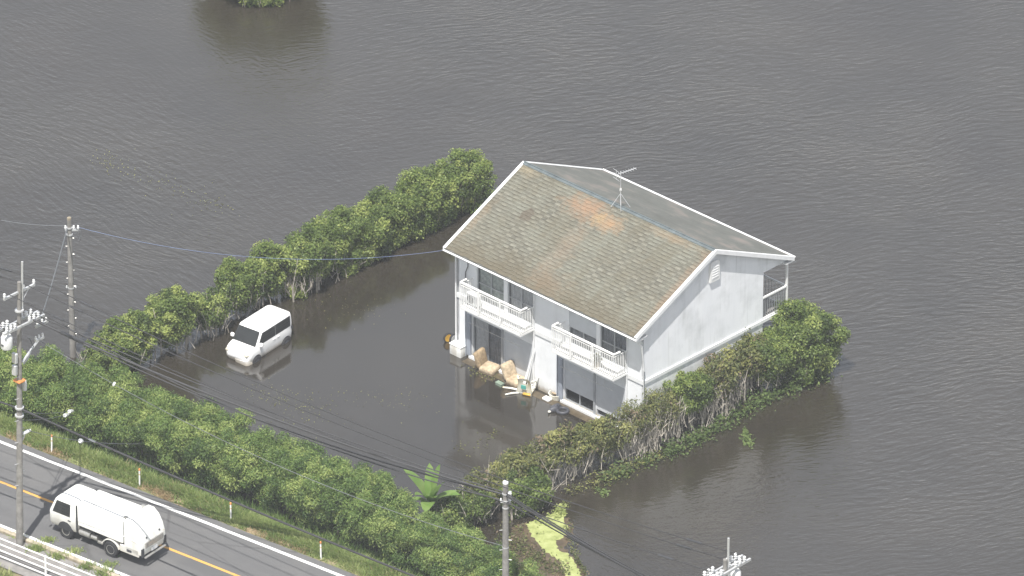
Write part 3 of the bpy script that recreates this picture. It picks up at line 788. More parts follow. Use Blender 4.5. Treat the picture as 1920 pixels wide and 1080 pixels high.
def shrub(px, py, h, w, d, rot, kind, label, cat='shrub', group=None, z0=-.1, stems=4, density=1.0, twigs=0, lean=0.0, name='shrub', tone0=.45, low=None):
    """one shrub: crown of leaves over many clumps, separate stems; w along the hedge, d across"""
    global shrub_n; shrub_n += 1
    rng = np.random.default_rng(100 + shrub_n); rn = random.Random(shrub_n)
    mname, ls, asp, dens, low_, bark, droop, cr_ = KIND[kind]
    if low is not None: low_ = low
    base = at(px, py, 0); base.z = z0
    root = empty(name, base, rot, label, cat, group)
    cl = []; nclump = int((10 if kind == 'bamboo' else 14) * w * (h * (1 - low_) + .6) * (.6 + .4 * d))
    for i in range(nclump):
        # points pushed to the outside of a rounded box
        while True:
            q = rng.uniform(-1, 1, 3)
            pw_ = 8 if kind == 'dense' else 3.5
            m_ = (abs(q[0]) ** pw_ + abs(q[1]) ** pw_ + abs(q[2]) ** pw_) ** (1 / pw_)
            if .55 < m_ < 1: break
        zc = low_ * h + (q[2] * .5 + .5) * (h * (1 - low_) - .2)
        belly = 1 - (.22 if kind == 'dense' else .42) * max(0, .25 - q[2])
        bump = 1 + .16 * math.sin(q[0] * 5 + shrub_n) + rng.normal() * .08
        x_, y_ = q[0] * w / 2 * belly, q[1] * d / 2 * belly * bump
        zc += rng.normal() * (.26 if kind == 'bamboo' else .12) + .22 * math.sin(q[0] * 3.3 + shrub_n * 1.7) * max(0, q[2])
        x_ += lean * zc
        cl.append((x_, y_, zc, rng.uniform(*cr_), np.clip(tone0 + rng.normal() * (.24 if kind == 'bamboo' else .2), .02, .98)))
    area = 2 * (w * h + d * h) * (1 - low_) + w * d
    nl = int(area * dens * density)
    C, Nn, sz, tone = clump_leaves(rng, cl, nl, ls)
    C[:, 2] = np.maximum(C[:, 2], .05)
    crown = link(bpy.data.objects.new('crown', leaf_mesh('crown', C, Nn, sz, tone, M[mname], rng, asp, droop)), root)
    for i in range(stems):
        x_ = (i + .5) / stems * w - w / 2 + rn.uniform(-.15, .15); y_ = rn.uniform(-.3, .3) * d
        hh = h * rn.uniform(.7, .9)
        pts = [(x_, y_, -.25), (x_ + rn.uniform(-.08, .08), y_ + rn.uniform(-.08, .08), hh * .35), (x_ + rn.uniform(-.2, .2), y_ + rn.uniform(-.2, .2), hh * .7), (x_ + rn.uniform(-.3, .3), y_ + rn.uniform(-.3, .3), hh)]
        s = MB().tube(pts, [.055, .045, .03, .012], 5)
        for q in range(3):
            a_ = Vector(pts[1]).lerp(Vector(pts[2]), rn.random())
            s.tube([a_, a_ + Vector((rn.uniform(-.4, .4), rn.uniform(-.4, .4), rn.uniform(.3, .7)))], [.022, .008], 4)
        s.build('stem', M[bark], root, smooth=60)
    if twigs == 0 and kind in ('dense', 'hedge'): twigs = 42
    if twigs:
        s = MB()
        for i in range(twigs):
            x_, y_ = rn.uniform(-.5, .5) * w, rn.uniform(-.5, .5) * d
            z_ = rn.uniform(.0, .45) * h; ln = rn.uniform(.5, 1.3)
            p0 = Vector((x_, y_, z_)); p1 = p0 + Vector((rn.uniform(-.22, .22), rn.uniform(-.22, .22), ln * .5)); p2 = p1 + Vector((rn.uniform(-.3, .3), rn.uniform(-.3, .3), ln * .5))
            s.tube([p0, p1, p2], [.02, .015, .006], 3, cap=False)
            if rn.random() < .6: s.tube([p1, p1 + Vector((rn.uniform(-.4, .4), rn.uniform(-.4, .4), rn.uniform(.1, .5)))], [.011, .005], 3, cap=False)
        o = s.build('twigs', M[bark], root); o['kind'] = 'stuff'
    return root
YD = math.atan2(uy.y, uy.x)     # direction of the hedges beside the yard

# hedge on the far side of the yard
G1 = 'shrubs of the hedge behind the yard'
for (px, py, h, w, d, kind, lab, kw) in (
    (868, 385, 2.55, 2.3, 1.7, 'dense', 'dark clipped hedge shrub at the far end of the row, nearest the roof gable', {}),
    (815, 412, 2.6, 2.2, 1.7, 'dense', 'dense hedge shrub next to the end one beside the roof gable', {}),
    (762, 440, 2.65, 2.2, 1.7, 'dense', 'dense hedge shrub in the middle of the long clipped row', {}),
    (708, 466, 2.6, 2.2, 1.7, 'dense', 'hedge shrub standing just behind the blue cable crossing the yard', {}),
    (655, 494, 2.6, 2.1, 1.7, 'dense', 'hedge shrub with bare lower stems beside the small white post', {}),
    (606, 522, 2.7, 2.0, 1.7, 'hedge', 'leggy hedge shrub second from the gap in the row', {'low': .16}),
    (566, 548, 2.75, 1.5, 1.6, 'hedge', 'leggy hedge shrub right at the gap in the row, trunks showing', {'low': .3, 'stems': 7, 'density': .8}),
    (500, 562, 2.6, 1.9, 1.4, 'hedge', 'loose shrub behind the white car roof, left of the gap', {'low': .2}),
    (446, 592, 2.55, 1.7, 1.4, 'hedge', 'loose yellowish shrub behind the bonnet of the white car', {'low': .22}),
    (396, 625, 1.9, 1.2, 1.1, 'hedge', 'low thin shrub between the two taller ones left of the car', {'low': .25, 'stems': 5, 'density': .7}),
    (322, 655, 2.75, 2.0, 1.5, 'hedge', 'tall rounded shrub at the far left end of the yard water', {'low': .2, 'stems': 5}),
    (243, 685, 2.4, 2.4, 1.7, 'hedge', 'spreading shrub right of the lone grey pole in the water', {'low': .1}),
    (190, 705, 1.6, 1.6, 1.5, 'hedge', 'small dark shrub at the foot of the lone grey pole', {'low': .05}),
): shrub(px, py, h + (0 if kind == 'dense' else .2), w + (.35 if kind == 'dense' else .45), d + .2, YD, kind, lab, group=G1, **kw)
shrub(552, 552, .75, .9, .8, YD, 'hedge', 'small low bush in the water at the gap of the hedge', name='low_bush', cat='bush', low=0, stems=2, tone0=.6)
shrub(655, 508, .6, .9, .6, YD, 'hedge', 'small bush trailing in the water below the long hedge', name='low_bush', cat='bush', low=0, stems=2, tone0=.55)

# hedge on the right side of the house
G2 = 'shrubs of the hedge beside the house'
YR = math.atan2((at(1560, 690) - at(900, 955)).y, (at(1560, 690) - at(900, 955)).x)
for (px, py, h, w, d, kind, lab, kw) in (
    (1508, 702, 2.95, 2.6, 2.4, 'dense', 'big round dark green shrub at the outer end below the rear gallery', {'tone0': .38}),
    (1442, 724, 2.6, 2.2, 2.2, 'hedge', 'tall shrub covering the corner post of the rear gallery', {'low': .25, 'tone0': .4}),
    (1400, 742, 2.6, 1.8, 1.8, 'dry', 'tall brownish shrub with bare pale trunks below the gable wall', {'low': .5, 'stems': 7, 'twigs': 50}),
    (1345, 778, 2.7, 1.7, 1.5, 'dry', 'thin shrub with purple brown twigs in front of the gable wall', {'low': .38, 'stems': 6, 'twigs': 160}),
    (1292, 806, 2.7, 1.7, 1.6, 'hedge', 'green topped shrub with dark trunks in front of the storey band', {'low': .42, 'stems': 6, 'twigs': 50, 'tone0': .4}),
    (1238, 832, 2.6, 1.6, 1.4, 'bare', 'leafless grey twiggy shrub in front of the white house corner', {'stems': 8, 'twigs': 200}),
    (1190, 852, 2.6, 1.4, 1.3, 'bare', 'almost bare silver twigged shrub at the right house corner', {'stems': 8, 'twigs': 200}),
    (1135, 868, 2.0, 1.7, 1.6, 'dry', 'yellow green shrub hiding the end of the right sliding windows', {'twigs': 40, 'tone0': .55}),
    (1075, 890, 2.1, 1.7, 1.6, 'dry', 'brown tipped shrub in front of the dark floating tyre', {'twigs': 60, 'stems': 6}),
    (1015, 912, 1.9, 1.7, 1.6, 'dry', 'greyish twiggy shrub right of the grey pole top', {'twigs': 80, 'stems': 6, 'tone0': .38}),
    (955, 930, 1.8, 1.6, 1.6, 'dry', 'yellow topped shrub directly behind the top of the grey pole', {'twigs': 60, 'tone0': .58}),
    (905, 955, 1.5, 1.5, 1.5, 'dry', 'low brown shrub left of the top of the grey pole', {'twigs': 70, 'tone0': .35}),
    (985, 955, 1.5, 2.2, 1.4, 'hedge', 'dark green shrub above the lime green duckweed', {'low': .1, 'tone0': .33}),
): shrub(px, py, h + .3, w + .2, d, YR, kind, lab, group=G2, **kw)

# hedge along the road
G3 = 'shrubs of the roadside hedge'
def road_px(x): return 828 + x * .3938
for (px, s, h, w, d, lab, kw) in (
    (-60, 2.9, 2.6, 3.0, 2.4, 'roadside shrub cut by the picture edge left of the tall pole', {}),
    (25, 3.1, 2.8, 3.0, 2.5, 'leafy roadside shrub directly behind the tall pole', {}),
    (100, 3.4, 2.9, 3.0, 2.8, 'leafy roadside shrub behind the first white delineator post', {}),
    (180, 3.6, 3.0, 3.0, 3.0, 'leafy roadside shrub in front of the lone pole and dark bush', {}),
    (262, 3.7, 2.9, 3.0, 3.0, 'leafy roadside shrub above the second white delineator post', {}),
    (345, 3.8, 3.0, 3.0, 3.0, 'leafy roadside shrub facing the yard water below the car bumper', {}),
    (425, 3.8, 2.9, 3.0, 3.0, 'leafy roadside shrub behind the third delineator, below the floating weeds', {}),
    (505, 3.9, 3.0, 3.0, 3.0, 'leafy roadside shrub midway between the third and fourth delineator posts', {}),
    (590, 3.9, 2.9, 3.0, 3.0, 'leafy roadside shrub behind the fourth delineator post', {}),
    (670, 3.9, 2.8, 2.8, 2.9, 'yellowish roadside shrub left of the banana plant, at the water', {}),
    (745, 3.5, 2.5, 2.8, 2.6, 'leafy roadside shrub just in front of the banana plant', {}),
    (825, 3.2, 2.3, 2.8, 2.6, 'leafy roadside shrub at the picture bottom left of the grey pole', {}),
    (905, 3.0, 1.9, 2.6, 2.4, 'low leafy shrub at the foot of the grey pole', {}),
    (975, 2.9, 1.5, 2.0, 1.7, 'last roadside shrub beside the lime green duckweed', {'tone0': .6}),
):
    w += .5
    bpnt = r0 + RD * ((px - 0) / PXM / RD.x - RN.x * s / RD.x) + RN * s
    q = cam  # place by road coordinates
    root = shrub(960, 540, h, w, d, RANG, 'bamboo', lab, group=G3, z0=.02, stems=4, **kw)
    root.location = (bpnt.x, bpnt.y, .02)
shrub(870, 985, 1.5, 2.4, 1.8, YR, 'hedge', 'dark shrub with grey twigs between banana plant and grey pole', group=G2, twigs=60, low=.15, tone0=.33, z0=0)
shrub(820, 1010, 1.0, 2.0, 1.4, YR, 'hedge', 'low dark bush below the banana leaves', name='low_bush', cat='bush', low=.05, tone0=.35, z0=.05)

# bush at the top edge of the picture and its neighbours out in the flood
shrub(487, -40, 3.3, 6.0, 6.0, .3, 'dense', 'round bush out in the open flood at the top edge', cat='bush', low=.05, density=.5, name='flooded_bush', stems=5)

shrub(490, 4, 1.0, 2.1, 1.4, 0, 'hedge', 'leafy low branch of the open flood bush dipping in at the top edge', cat='bush', name='low_bush', low=0, stems=2, tone0=.6)

# creepers and weeds along the waterline of the right hedge
def scatter(name, pts, n, size, mat_, spread, zmax, asp=.5, tone0=.5, seed=1, up=1.0, thin=-9):
    rng = np.random.default_rng(seed); P = np.array([tuple(at(*q)) for q in pts])
    seg = rng.integers(0, max(1, len(P) - 1), n); t = rng.random((n, 1))
    C = P[seg] * (1 - t) + P[np.minimum(seg + 1, len(P) - 1)] * t
    cl_ = np.sin(C[:, 0] * 3.1 + seed) * np.sin(C[:, 1] * 2.7)
    kp = (cl_ + rng.normal(size=n) * .35) > thin; C = C[kp]; cl_ = cl_[kp]; n = len(C)
    C[:, :2] += rng.normal(size=(n, 2)) * spread * (.7 + .5 * cl_[:, None])
    C[:, 2] = np.abs(rng.normal(size=n)) * zmax * (.5 + .5 * np.abs(cl_)) + .015
    Nn = rng.normal(size=(n, 3)) * .5 + np.array([0, 0, up])
    me = leaf_mesh(name, C, Nn, size * rng.uniform(.6, 1.4, n), tone0 + rng.normal(size=n) * .2 + .15 * cl_, mat_, rng, asp)
    o = link(bpy.data.objects.new(name, me)); o['kind'] = 'stuff'
    return o
scatter('creeper', [(1130, 905), (1200, 872), (1262, 850), (1330, 815), (1400, 770), (1470, 735), (1540, 705)], 5200, .15, M['creeper'], .34, .4, seed=3, thin=-.12, tone0=.4)
scatter('creeper', [(1040, 935), (1130, 905), (1200, 872), (1262, 850), (1330, 815), (1400, 770), (1470, 735), (1540, 705)], 2600, .12, M['dry'], .3, .3, seed=14, thin=.0, tone0=.5)
scatter('creeper', [(1395, 805), (1405, 835)], 160, .17, M['creeper'], .16, .08, seed=4, tone0=.7)
scatter('creeper', [(1122, 918), (1136, 930)], 70, .17, M['creeper'], .12, .05, seed=5, tone0=.8)
scatter('creeper', [(1530, 690), (1556, 672)], 260, .2, M['creeper'], .22, .4, seed=6, tone0=.65)
scatter('floating_weeds', [(470, 725), (520, 745), (560, 762), (610, 785)], 240, .065, M['dry'], .75, .0, seed=7, tone0=.75)
scatter('floating_weeds', [(640, 740), (730, 745), (800, 760)], 120, .06, M['dry'], .9, .0, seed=8, tone0=.7)
scatter('floating_weeds', [(190, 290), (215, 305), (270, 330), (370, 375), (420, 390)], 220, .07, M['dry'], .7, .0, seed=9, tone0=.75)
scatter('floating_weeds', [(560, 590), (640, 570), (720, 590)], 130, .065, M['dry'], .9, .0, seed=10, tone0=.5)
scatter('floating_weeds', [(885, 700), (930, 710), (880, 690)], 90, .1, M['dry'], .25, .0, seed=12, tone0=.6)
scatter('floating_weeds', [(850, 830), (890, 850), (940, 800)], 70, .1, M['dry'], .4, .0, seed=13, tone0=.6)

# banana plant with big paddle leaves
ban = empty('banana_plant', at(808, 993, .1), 0, 'bright green banana plant with big paddle leaves beside the roadside hedge', 'banana plant'); ban.scale = (1.05, 1.05, 1.05)
MB().tube([(0, 0, -.2), (.03, 0, .6), (.02, .02, 1.35)], [.12, .1, .06], 8).build('trunk', M['creeper'], ban, smooth=60)
def banana_leaf(az, L_, w, rise, curl):
    n = 9; bm = MB(); pts = []
    dr = Vector((math.cos(az), math.sin(az), 0)); sd_ = Vector((-dr.y, dr.x, 0))
    p = Vector((0, 0, 1.25)); ang = rise; st = L_ / n; rows = []
    for i in range(n + 1):
        t = i / n; ww = w * (math.sin(math.pi * min(1, (t * .93 + .07))) ** .6) * (.25 if t < .12 else 1)
        nrm = Vector((-dr.x * math.sin(ang), -dr.y * math.sin(ang), math.cos(ang)))
        rows.append([bm.bm.verts.new(p - sd_ * ww / 2 - nrm * ww * .0 + Vector((0, 0, .06 * ww))), bm.bm.verts.new(p - nrm * .03), bm.bm.verts.new(p + sd_ * ww / 2 + Vector((0, 0, .06 * ww)))])
        p = p + (dr * math.cos(ang) + Vector((0, 0, 1)) * math.sin(ang)) * st; ang -= curl / n
    for a, b_ in zip(rows, rows[1:]):
        for k in (0, 1): bm.bm.faces.new((a[k], a[k + 1], b_[k + 1], b_[k]))
    o = bm.build('leaf', M['banana'], ban, smooth=40)
    a_ = o.data.attributes.new('tone', 'FLOAT', 'POINT'); rs = random.Random(az)
    a_.data.foreach_set('value', [rs.uniform(.35, .85) for _ in o.data.vertices])
    rib = []
    return o
for az, L_, w, rise, curl in ((R(165), 2.0, .68, R(72), R(45)), (R(30), 1.9, .5, R(85), R(20)), (R(-20), 1.6, .55, R(60), R(70)), (R(-100), 1.5, .62, R(55), R(90)),
                              (R(-75), 1.2, .45, R(75), R(70)), (R(95), 1.8, .5, R(82), R(30)), (R(-45), 1.7, .55, R(78), R(40)), (R(235), 1.6, .55, R(68), R(60)), (R(15), 1.3, .35, R(45), R(50)), (R(200), 1.2, .35, R(50), R(70))):
    banana_leaf(az, L_, w, rise, curl)

# verge grass: blades in tufts
def blades(name, gen, n, hgt, mat_, seed, tone0=.45):
    rng = np.random.default_rng(seed); P, zone, *dry = gen(rng, n)
    hh = hgt * rng.uniform(.4, 1.3, n) * (zone if zone is not None else 1)
    a = rng.uniform(0, 2 * np.pi, n); wd = .03
    dx, dy = np.cos(a) * wd, np.sin(a) * wd
    tip = P + np.stack([rng.normal(size=n) * hh * .55, rng.normal(size=n) * hh * .55, hh], 1)
    V_ = np.stack([P + np.stack([dx, dy, np.zeros(n)], 1), P - np.stack([dx, dy, np.zeros(n)], 1), tip], 1).reshape(-1, 3).astype('f')
    me = bpy.data.meshes.new(name); me.vertices.add(3 * n); me.vertices.foreach_set('co', V_.ravel())
    me.loops.add(3 * n); me.loops.foreach_set('vertex_index', np.arange(3 * n, dtype='i'))
    me.polygons.add(n); me.polygons.foreach_set('loop_start', np.arange(0, 3 * n, 3, dtype='i')); me.polygons.foreach_set('loop_total', np.full(n, 3, 'i'))
    me.update(calc_edges=True)
    patch = np.sin(P[:, 0] * 1.3 + 2) * np.sin(P[:, 1] * 1.7) * .22 + np.sin(P[:, 0] * .5) * .1
    at2 = me.attributes.new('tone', 'FLOAT', 'POINT'); at2.data.foreach_set('value', np.repeat(np.clip(tone0 + patch - (dry[0] * .75 if dry else 0) + rng.normal(size=n) * .17, 0, 1), 3).astype('f'))
    me.materials.append(mat_); o = link(bpy.data.objects.new(name, me)); o['kind'] = 'stuff'
    return o
RDn, RNn, r0n = np.array(RD), np.array(RN), np.array(r0)
def prof_z(s): return np.interp(s, [.3, .75, 1.5, 2.2, 3.2], [.58, .6, .52, .2, .06])
def verge(rng, n):
    t = rng.uniform(-6, 30, n); s = np.abs(rng.normal(size=n)) * .62 + .5
    s = np.where(rng.random(n) < .6, rng.uniform(.75, 1.9, n), s); s = np.clip(s, .42, 2.5)
    keep = np.sin(t * 2.1) * np.sin(t * .83 + s * 3) + rng.normal(size=n) * .6
    s = np.where(keep < -.3, s * .6 + .75, s)
    P = r0n + RDn * t[:, None] + RNn * s[:, None]; P[:, 2] = prof_z(s) - .02
    dry = np.clip((1.15 - s) / .5, 0, 1) * np.clip(np.sin(t * .9) + np.sin(t * 2.3 + 1) * .7 + .35, 0, 1) + .6 * ((s > 1.9) & (np.sin(t * 1.1 + .5) > .2))
    return P, np.interp(s, [.42, .8, 1.4, 2.5], [.3, .6, 1.15, .7]), dry
blades('verge_grass', verge, 80000, .32, M['grass'], 21, .52)
def near_bank(rng, n):
    t = rng.uniform(-6, 8, n); s = near_s - rng.uniform(2.95, 6.5, n)
    P = r0n + RDn * t[:, None] + RNn * s[:, None]; P[:, 2] = .5
    return P, np.ones(n)
blades('bank_grass', near_bank, 20000, .35, M['grass'], 22, .5)
def path_tufts(rng, n):
    cs_ = np.array([(at(x, y, .63)) for x, y in ((70, 1030), (112, 1045), (165, 1064), (195, 1076), (90, 1012), (140, 1033), (205, 1058), (30, 1004))])
    k = rng.integers(0, len(cs_), n); P = cs_[k] + np.stack([rng.normal(size=n) * .2, rng.normal(size=n) * .14, np.zeros(n)], 1)
    P[:, 2] = .63
    return P, np.where(k < 4, 1, .35)
def under(rng, n):
    t = rng.uniform(-6, 29, n); s = rng.uniform(1.9, 3.0, n)
    P = r0n + RDn * t[:, None] + RNn * s[:, None]; P[:, 2] = prof_z(s)
    return P, rng.uniform(.5, 1.4, n)
blades('undergrowth', under, 9000, .45, M['bamboo'], 24, .25)
blades('path_weeds', path_tufts, 1800, .22, M['grass'], 23, .5)

# duckweed on the ditch, and the muddy bank beside it
def sheet(name, pts, z, mt, kind, jag=.08, seed=1, tone=None):
    rn = random.Random(seed); P = [at(x, y, z) for x, y in pts]; out = []
    for i, a in enumerate(P):
        b_ = P[(i + 1) % len(P)]; n = max(2, int((b_ - a).length / .12))
        for k in range(n):
            q = a.lerp(b_, k / n); out.append((q.x + rn.uniform(-jag, jag), q.y + rn.uniform(-jag, jag), z))
    mb = MB(); f_ = mb.bm.faces.new([mb.bm.verts.new(q) for q in out])
    bmesh.ops.triangulate(mb.bm, faces=[f_])
    o = mb.build(name, mt, fix=False); o['kind'] = kind
    for pl in o.data.polygons:
        pass
    return o
sheet('muddy_bank', [(960, 990), (985, 978), (1010, 1000), (1066, 968), (1076, 1000), (1058, 1026), (1075, 1045), (1100, 1080), (1120, 1110), (900, 1110), (945, 1040)], .006, M['mud'], 'structure', .1, 3)
m, nd, lk, b = newmat('duckweed_mat'); nt = m.node_tree; p = pos(nt)
c = ramp(nt, noise(nt, p, 2.2, 6, .7), [(.34, (.19, .22, .07)), (.5, (.31, .345, .125)), (.68, (.37, .40, .175))]).outputs[0]
c = mixc(nt, ramp(nt, noise(nt, p, 7, 5, .75), [(.6, (0, 0, 0)), (.72, (.8, .8, .8))]).outputs[0], c, (.13, .14, .04))
lk.new(c, b.inputs['Base Color']); b.inputs['Roughness'].default_value = .8
dw = [(1052, 942), (1063, 958), (1055, 975), (1066, 990), (1058, 1008), (1042, 1012), (1046, 1030), (1066, 1040), (1080, 1056), (1096, 1090), (1062, 1090), (1048, 1052), (1030, 1040), (1008, 1020), (996, 1002), (986, 982), (1006, 974), (1028, 968), (1040, 960)]
sheet('duckweed', dw, .012, m, 'stuff', .07, 4)
scatter('bank_tufts', [(955, 1000), (975, 1030), (1010, 1050), (1060, 1075)], 900, .13, M['dry'], .5, .12, seed=33, tone0=.3)
scatter('bank_tufts', [(1064, 985), (1066, 1015), (1085, 1055), (1100, 1080)], 350, .12, M['dry'], .16, .1, seed=34, tone0=.3)
scatter('duckweed_tufts', [(1040, 960), (1058, 948), (1050, 965), (1010, 985)], 260, .12, M['algae'], .18, .12, seed=31, tone0=.35)
pl_ = empty('concrete_block', at(815, 995, .1), RANG, 'dark concrete block half hidden under the banana plant', 'block')
MB().b2(-.35, .35, -.3, .3, 0, .55, bev=.04).build('block', M['concrete'], pl_)
MB().b2(-.28, .28, -.24, .24, .551, .6, bev=.015).build('lid', M['darkgrey'], pl_)

# leaves of the pot plant on the balcony
rng = np.random.default_rng(77)
C, Nn, sz, tn = clump_leaves(rng, [(0, 0, .45, .22, .35), (.15, .05, .35, .15, .2), (-.2, 0, .4, .16, .5)], 160, .12)
link(bpy.data.objects.new('foliage', leaf_mesh('foliage', C, Nn, sz, tn, M['dry'], rng)), pp)

# ---------------------------------------------------------------- car in the yard
CH = at(545, 574, 1.4) - at(486.5, 611, 1.4)
crot = math.atan2(-CH.y, -CH.x)
cc = (at(487, 671, 0) + at(546, 633, 0)) / 2
fwd = Vector((math.cos(crot), math.sin(crot), 0)); lft = Vector((-fwd.y, fwd.x, 0))
car = empty('car', cc - lft * .64 + fwd * .42 + Vector((0, 0, -.33)), crot, 'white tall boxy small car standing in the flood with its front bumper hanging loose', 'car')
low = [(.30, 1.60, -1.62, .66, .22), (.45, 1.68, -1.68, .715, .25), (.70, 1.70, -1.70, .735, .27), (.82, 1.66, -1.70, .738, .30), (.90, 1.58, -1.69, .735, .32), (.97, 1.36, -1.68, .73, .28), (1.02, 1.13, -1.67, .722, .22)]
green = [(1.02, 1.12, -1.67, .72, .17), (1.15, 1.03, -1.67, .714, .17), (1.57, .74, -1.65, .682, .17), (1.67, .65, -1.62, .665, .2), (1.73, .48, -1.54, .60, .25), (1.76, .2, -1.3, .42, .25)]
body = MB().rings([rr(xr, xf, hwd, r, z, 4) for (z, xf, xr, hwd, r) in low + green[1:]]).build('body', M['carpaint'], car, smooth=38)
def lerp_tab(tab, z, k):
    zs = [t[0] for t in tab]; return float(np.interp(z, zs, [t[k] for t in tab]))
def side_panel(x0a, x0b, x1b, x1a, z0, z1, sgn, off=.008, tab=green, th=.02, n=4):
    """panel on the side surface: bottom from x0a to x1a, top from x0b to x1b"""
    mb = MB(); o_, i_ = [], []
    for k in range(n + 1):
        t = k / n; z = z0 + (z1 - z0) * t; y = lerp_tab(tab, z, 3)
        a, b_ = x0a + (x0b - x0a) * t, x1a + (x1b - x1a) * t
        o_.append((a, b_, y, z))
    for (a, b_, y, z), (a2, b2, y2, z2) in zip(o_, o_[1:]):
        p0, p1, p2, p3 = (a, sgn * (y + off), z), (b_, sgn * (y + off), z), (b2, sgn * (y2 + off), z2), (a2, sgn * (y2 + off), z2)
        q = [Vector(v) for v in (p0, p1, p2, p3)]; iv = [v - Vector((0, sgn * th, 0)) for v in q]
        vv = [mb.bm.verts.new(v) for v in q + iv]
        for f_ in ((0, 1, 2, 3), (4, 7, 6, 5), (0, 4, 5, 1), (1, 5, 6, 2), (2, 6, 7, 3), (3, 7, 4, 0)): mb.bm.faces.new([vv[j] for j in f_])
    return mb
def end_panel(y0, y1, z0, z1, rear, off=.008, inset=.0, n=5):
    mb = MB(); rows = []
    for k in range(n + 1):
        z = z0 + (z1 - z0) * k / n; x = lerp_tab(green, z, 2 if rear else 1) + (-off if rear else off)
        hwz = lerp_tab(green, z, 3) - inset
        rows.append([(x, -hwz, z), (x, hwz, z)])
    for (a, b_), (c_, d_) in zip(rows, rows[1:]):
        mb.quad(a, b_, d_, c_)
    return mb
# dark glass
ws = end_panel(0, 0, 1.05, 1.645, False, inset=.06).build('windshield', M['carglass'], car)
end_panel(0, 0, 1.08, 1.55, True, inset=.14).build('rear_window', M['carglass'], car)
MB().b2(.62, .98, -.6, .6, 1.03, 1.09).build('dashboard', M['bluegrey'], car)  # pale colour stands in for a reflection low in the windshield
for sy in (-.32, .32):
    for sx2 in (.1, -.85): MB().box((sx2, sy, 1.05), (.16, .46, .6), bev=.05).build('car_seat', M['dark'], car)
for sgn in (1, -1):
    side_panel(.93, .60, -.33, -.33, 1.06, 1.58, sgn).build('side_window', M['carglass'], car)
    side_panel(-.35, -.35, -1.46, -1.44, 1.06, 1.58, sgn).build('side_window', M['carglass'], car)
    d1 = side_panel(.80, .86, -.34, -.34, .45, 1.03, sgn, .004, low, .01, 5).build('door', M['carpaint'], car)
    d2 = side_panel(-.37, -.37, -1.15, -1.30, .45, 1.03, sgn, .004, low, .01, 5).build('door', M['carpaint'], car)
    for dd, x in ((d1, -.2), (d2, -.5)):
        MB().box((x, sgn * .755, .93), (.16, .02, .03)).build('handle', M['carpaint'], dd)
    mr = MB().box((.88, sgn * .85, 1.12), (.15, .2, .19), bev=.04).build('mirror', M['carpaint'], car, smooth=40)
    MB().box((.8, sgn * .85, 1.12), (.008, .15, .11)).build('mirror_glass', M['carglass'], mr)
    hl = MB().box((1.585, sgn * .50, .79), (.2, .32, .13), rz=sgn * R(-22), bev=.04).build('headlight', M['headlamp'], car, smooth=40)
    MB().b2(-1.715, -1.64, sgn * .62 - .07, sgn * .62 + .05, .78, .95, bev=.02).build('tail_lamp', M['dark'], car)
    for x in (1.08, -1.12):
        # wheel arch lip, tyre, rim
        arc = [(x + .335 * math.cos(R(a)), .32 + .335 * math.sin(R(a))) for a in range(0, 181, 15)]
        MB().prism(arc, lambda a, b_: (a, sgn * .66, b_), lambda a, b_: (a, sgn * .742, b_)).build('wheel_arch', M['dark'], car)
        wh = MB().lathe([(.16, -.08), (.27, -.085), (.285, -.06), (.285, .06), (.27, .085), (.16, .08)], c=(x, sgn * .69, .29), axis='Y', n=20).build('wheel', M['rubber'], car, smooth=40)
        MB().lathe([(.0, -.088), (.165, -.082), (.165, .082), (0, .088)], c=(x, sgn * .69, .29), axis='Y', n=14).build('rim', M['darkgrey'], wh, smooth=40)
MB().b2(-1.72, -1.66, -.3, .3, .62, .76, bev=.01).build('number_plate', M['trim'], car)
MB().tube([(.55, -.45, 1.73), (.45, -.45, 1.95)], .006, 4).build('antenna', M['dark'], car)
MB().tube([(1.12, .15, 1.06), (.98, -.35, 1.26)], .01, 4).build('wiper', M['dark'], car)
MB().box((1.70, -.05, .60), (.03, .9, .12), bev=.012).build('grille', M['trim'], car)
bmp = MB().rings([rr(1.30, 1.82, .42, .16, z, 3) for z in (.14, .3, .52, .60)]).build('bumper', M['carpaint'], car, smooth=40)
bmp.location = (-.10, .52, .08); bmp.rotation_euler = (R(8), R(5), R(-6))

# ---------------------------------------------------------------- refuse truck on the road
trot = RANG + math.pi
tf = Vector((math.cos(trot), math.sin(trot), 0)); tl = Vector((-tf.y, tf.x, 0))
tc_ = (at(126, 1008, RZ) + at(208, 1044, RZ)) / 2 - tl * .78 - tf * .45
trk = empty('refuse_truck', (tc_.x, tc_.y, RZ + .004), trot, 'small white refuse collection truck driving on the road', 'truck')
cabt = [(.48, 2.64, 1.16, .76, .10), (.62, 2.70, 1.14, .82, .14), (1.12, 2.70, 1.12, .84, .16), (1.24, 2.66, 1.11, .835, .16), (1.80, 2.40, 1.11, .775, .16), (1.93, 2.28, 1.14, .73, .18), (2.0, 2.08, 1.22, .62, .2), (2.03, 1.9, 1.32, .45, .2)]
MB().rings([rr(xr, xf, hwd, r, z, 4) for (z, xf, xr, hwd, r) in cabt]).build('cab', M['truckpaint'], trk, smooth=38)
def cabx(z): return lerp_tab(cabt, z, 1)
mb = MB(); zz = [1.26, 1.4, 1.6, 1.78]
for a, b_ in zip(zz, zz[1:]):
    ya, yb = lerp_tab(cabt, a, 3) - .12, lerp_tab(cabt, b_, 3) - .12
    mb.quad((cabx(a) + .008, -ya, a), (cabx(a) + .008, ya, a), (cabx(b_) + .008, yb, b_), (cabx(b_) + .008, -yb, b_))
mb.build('windshield', M['carglass'], trk)
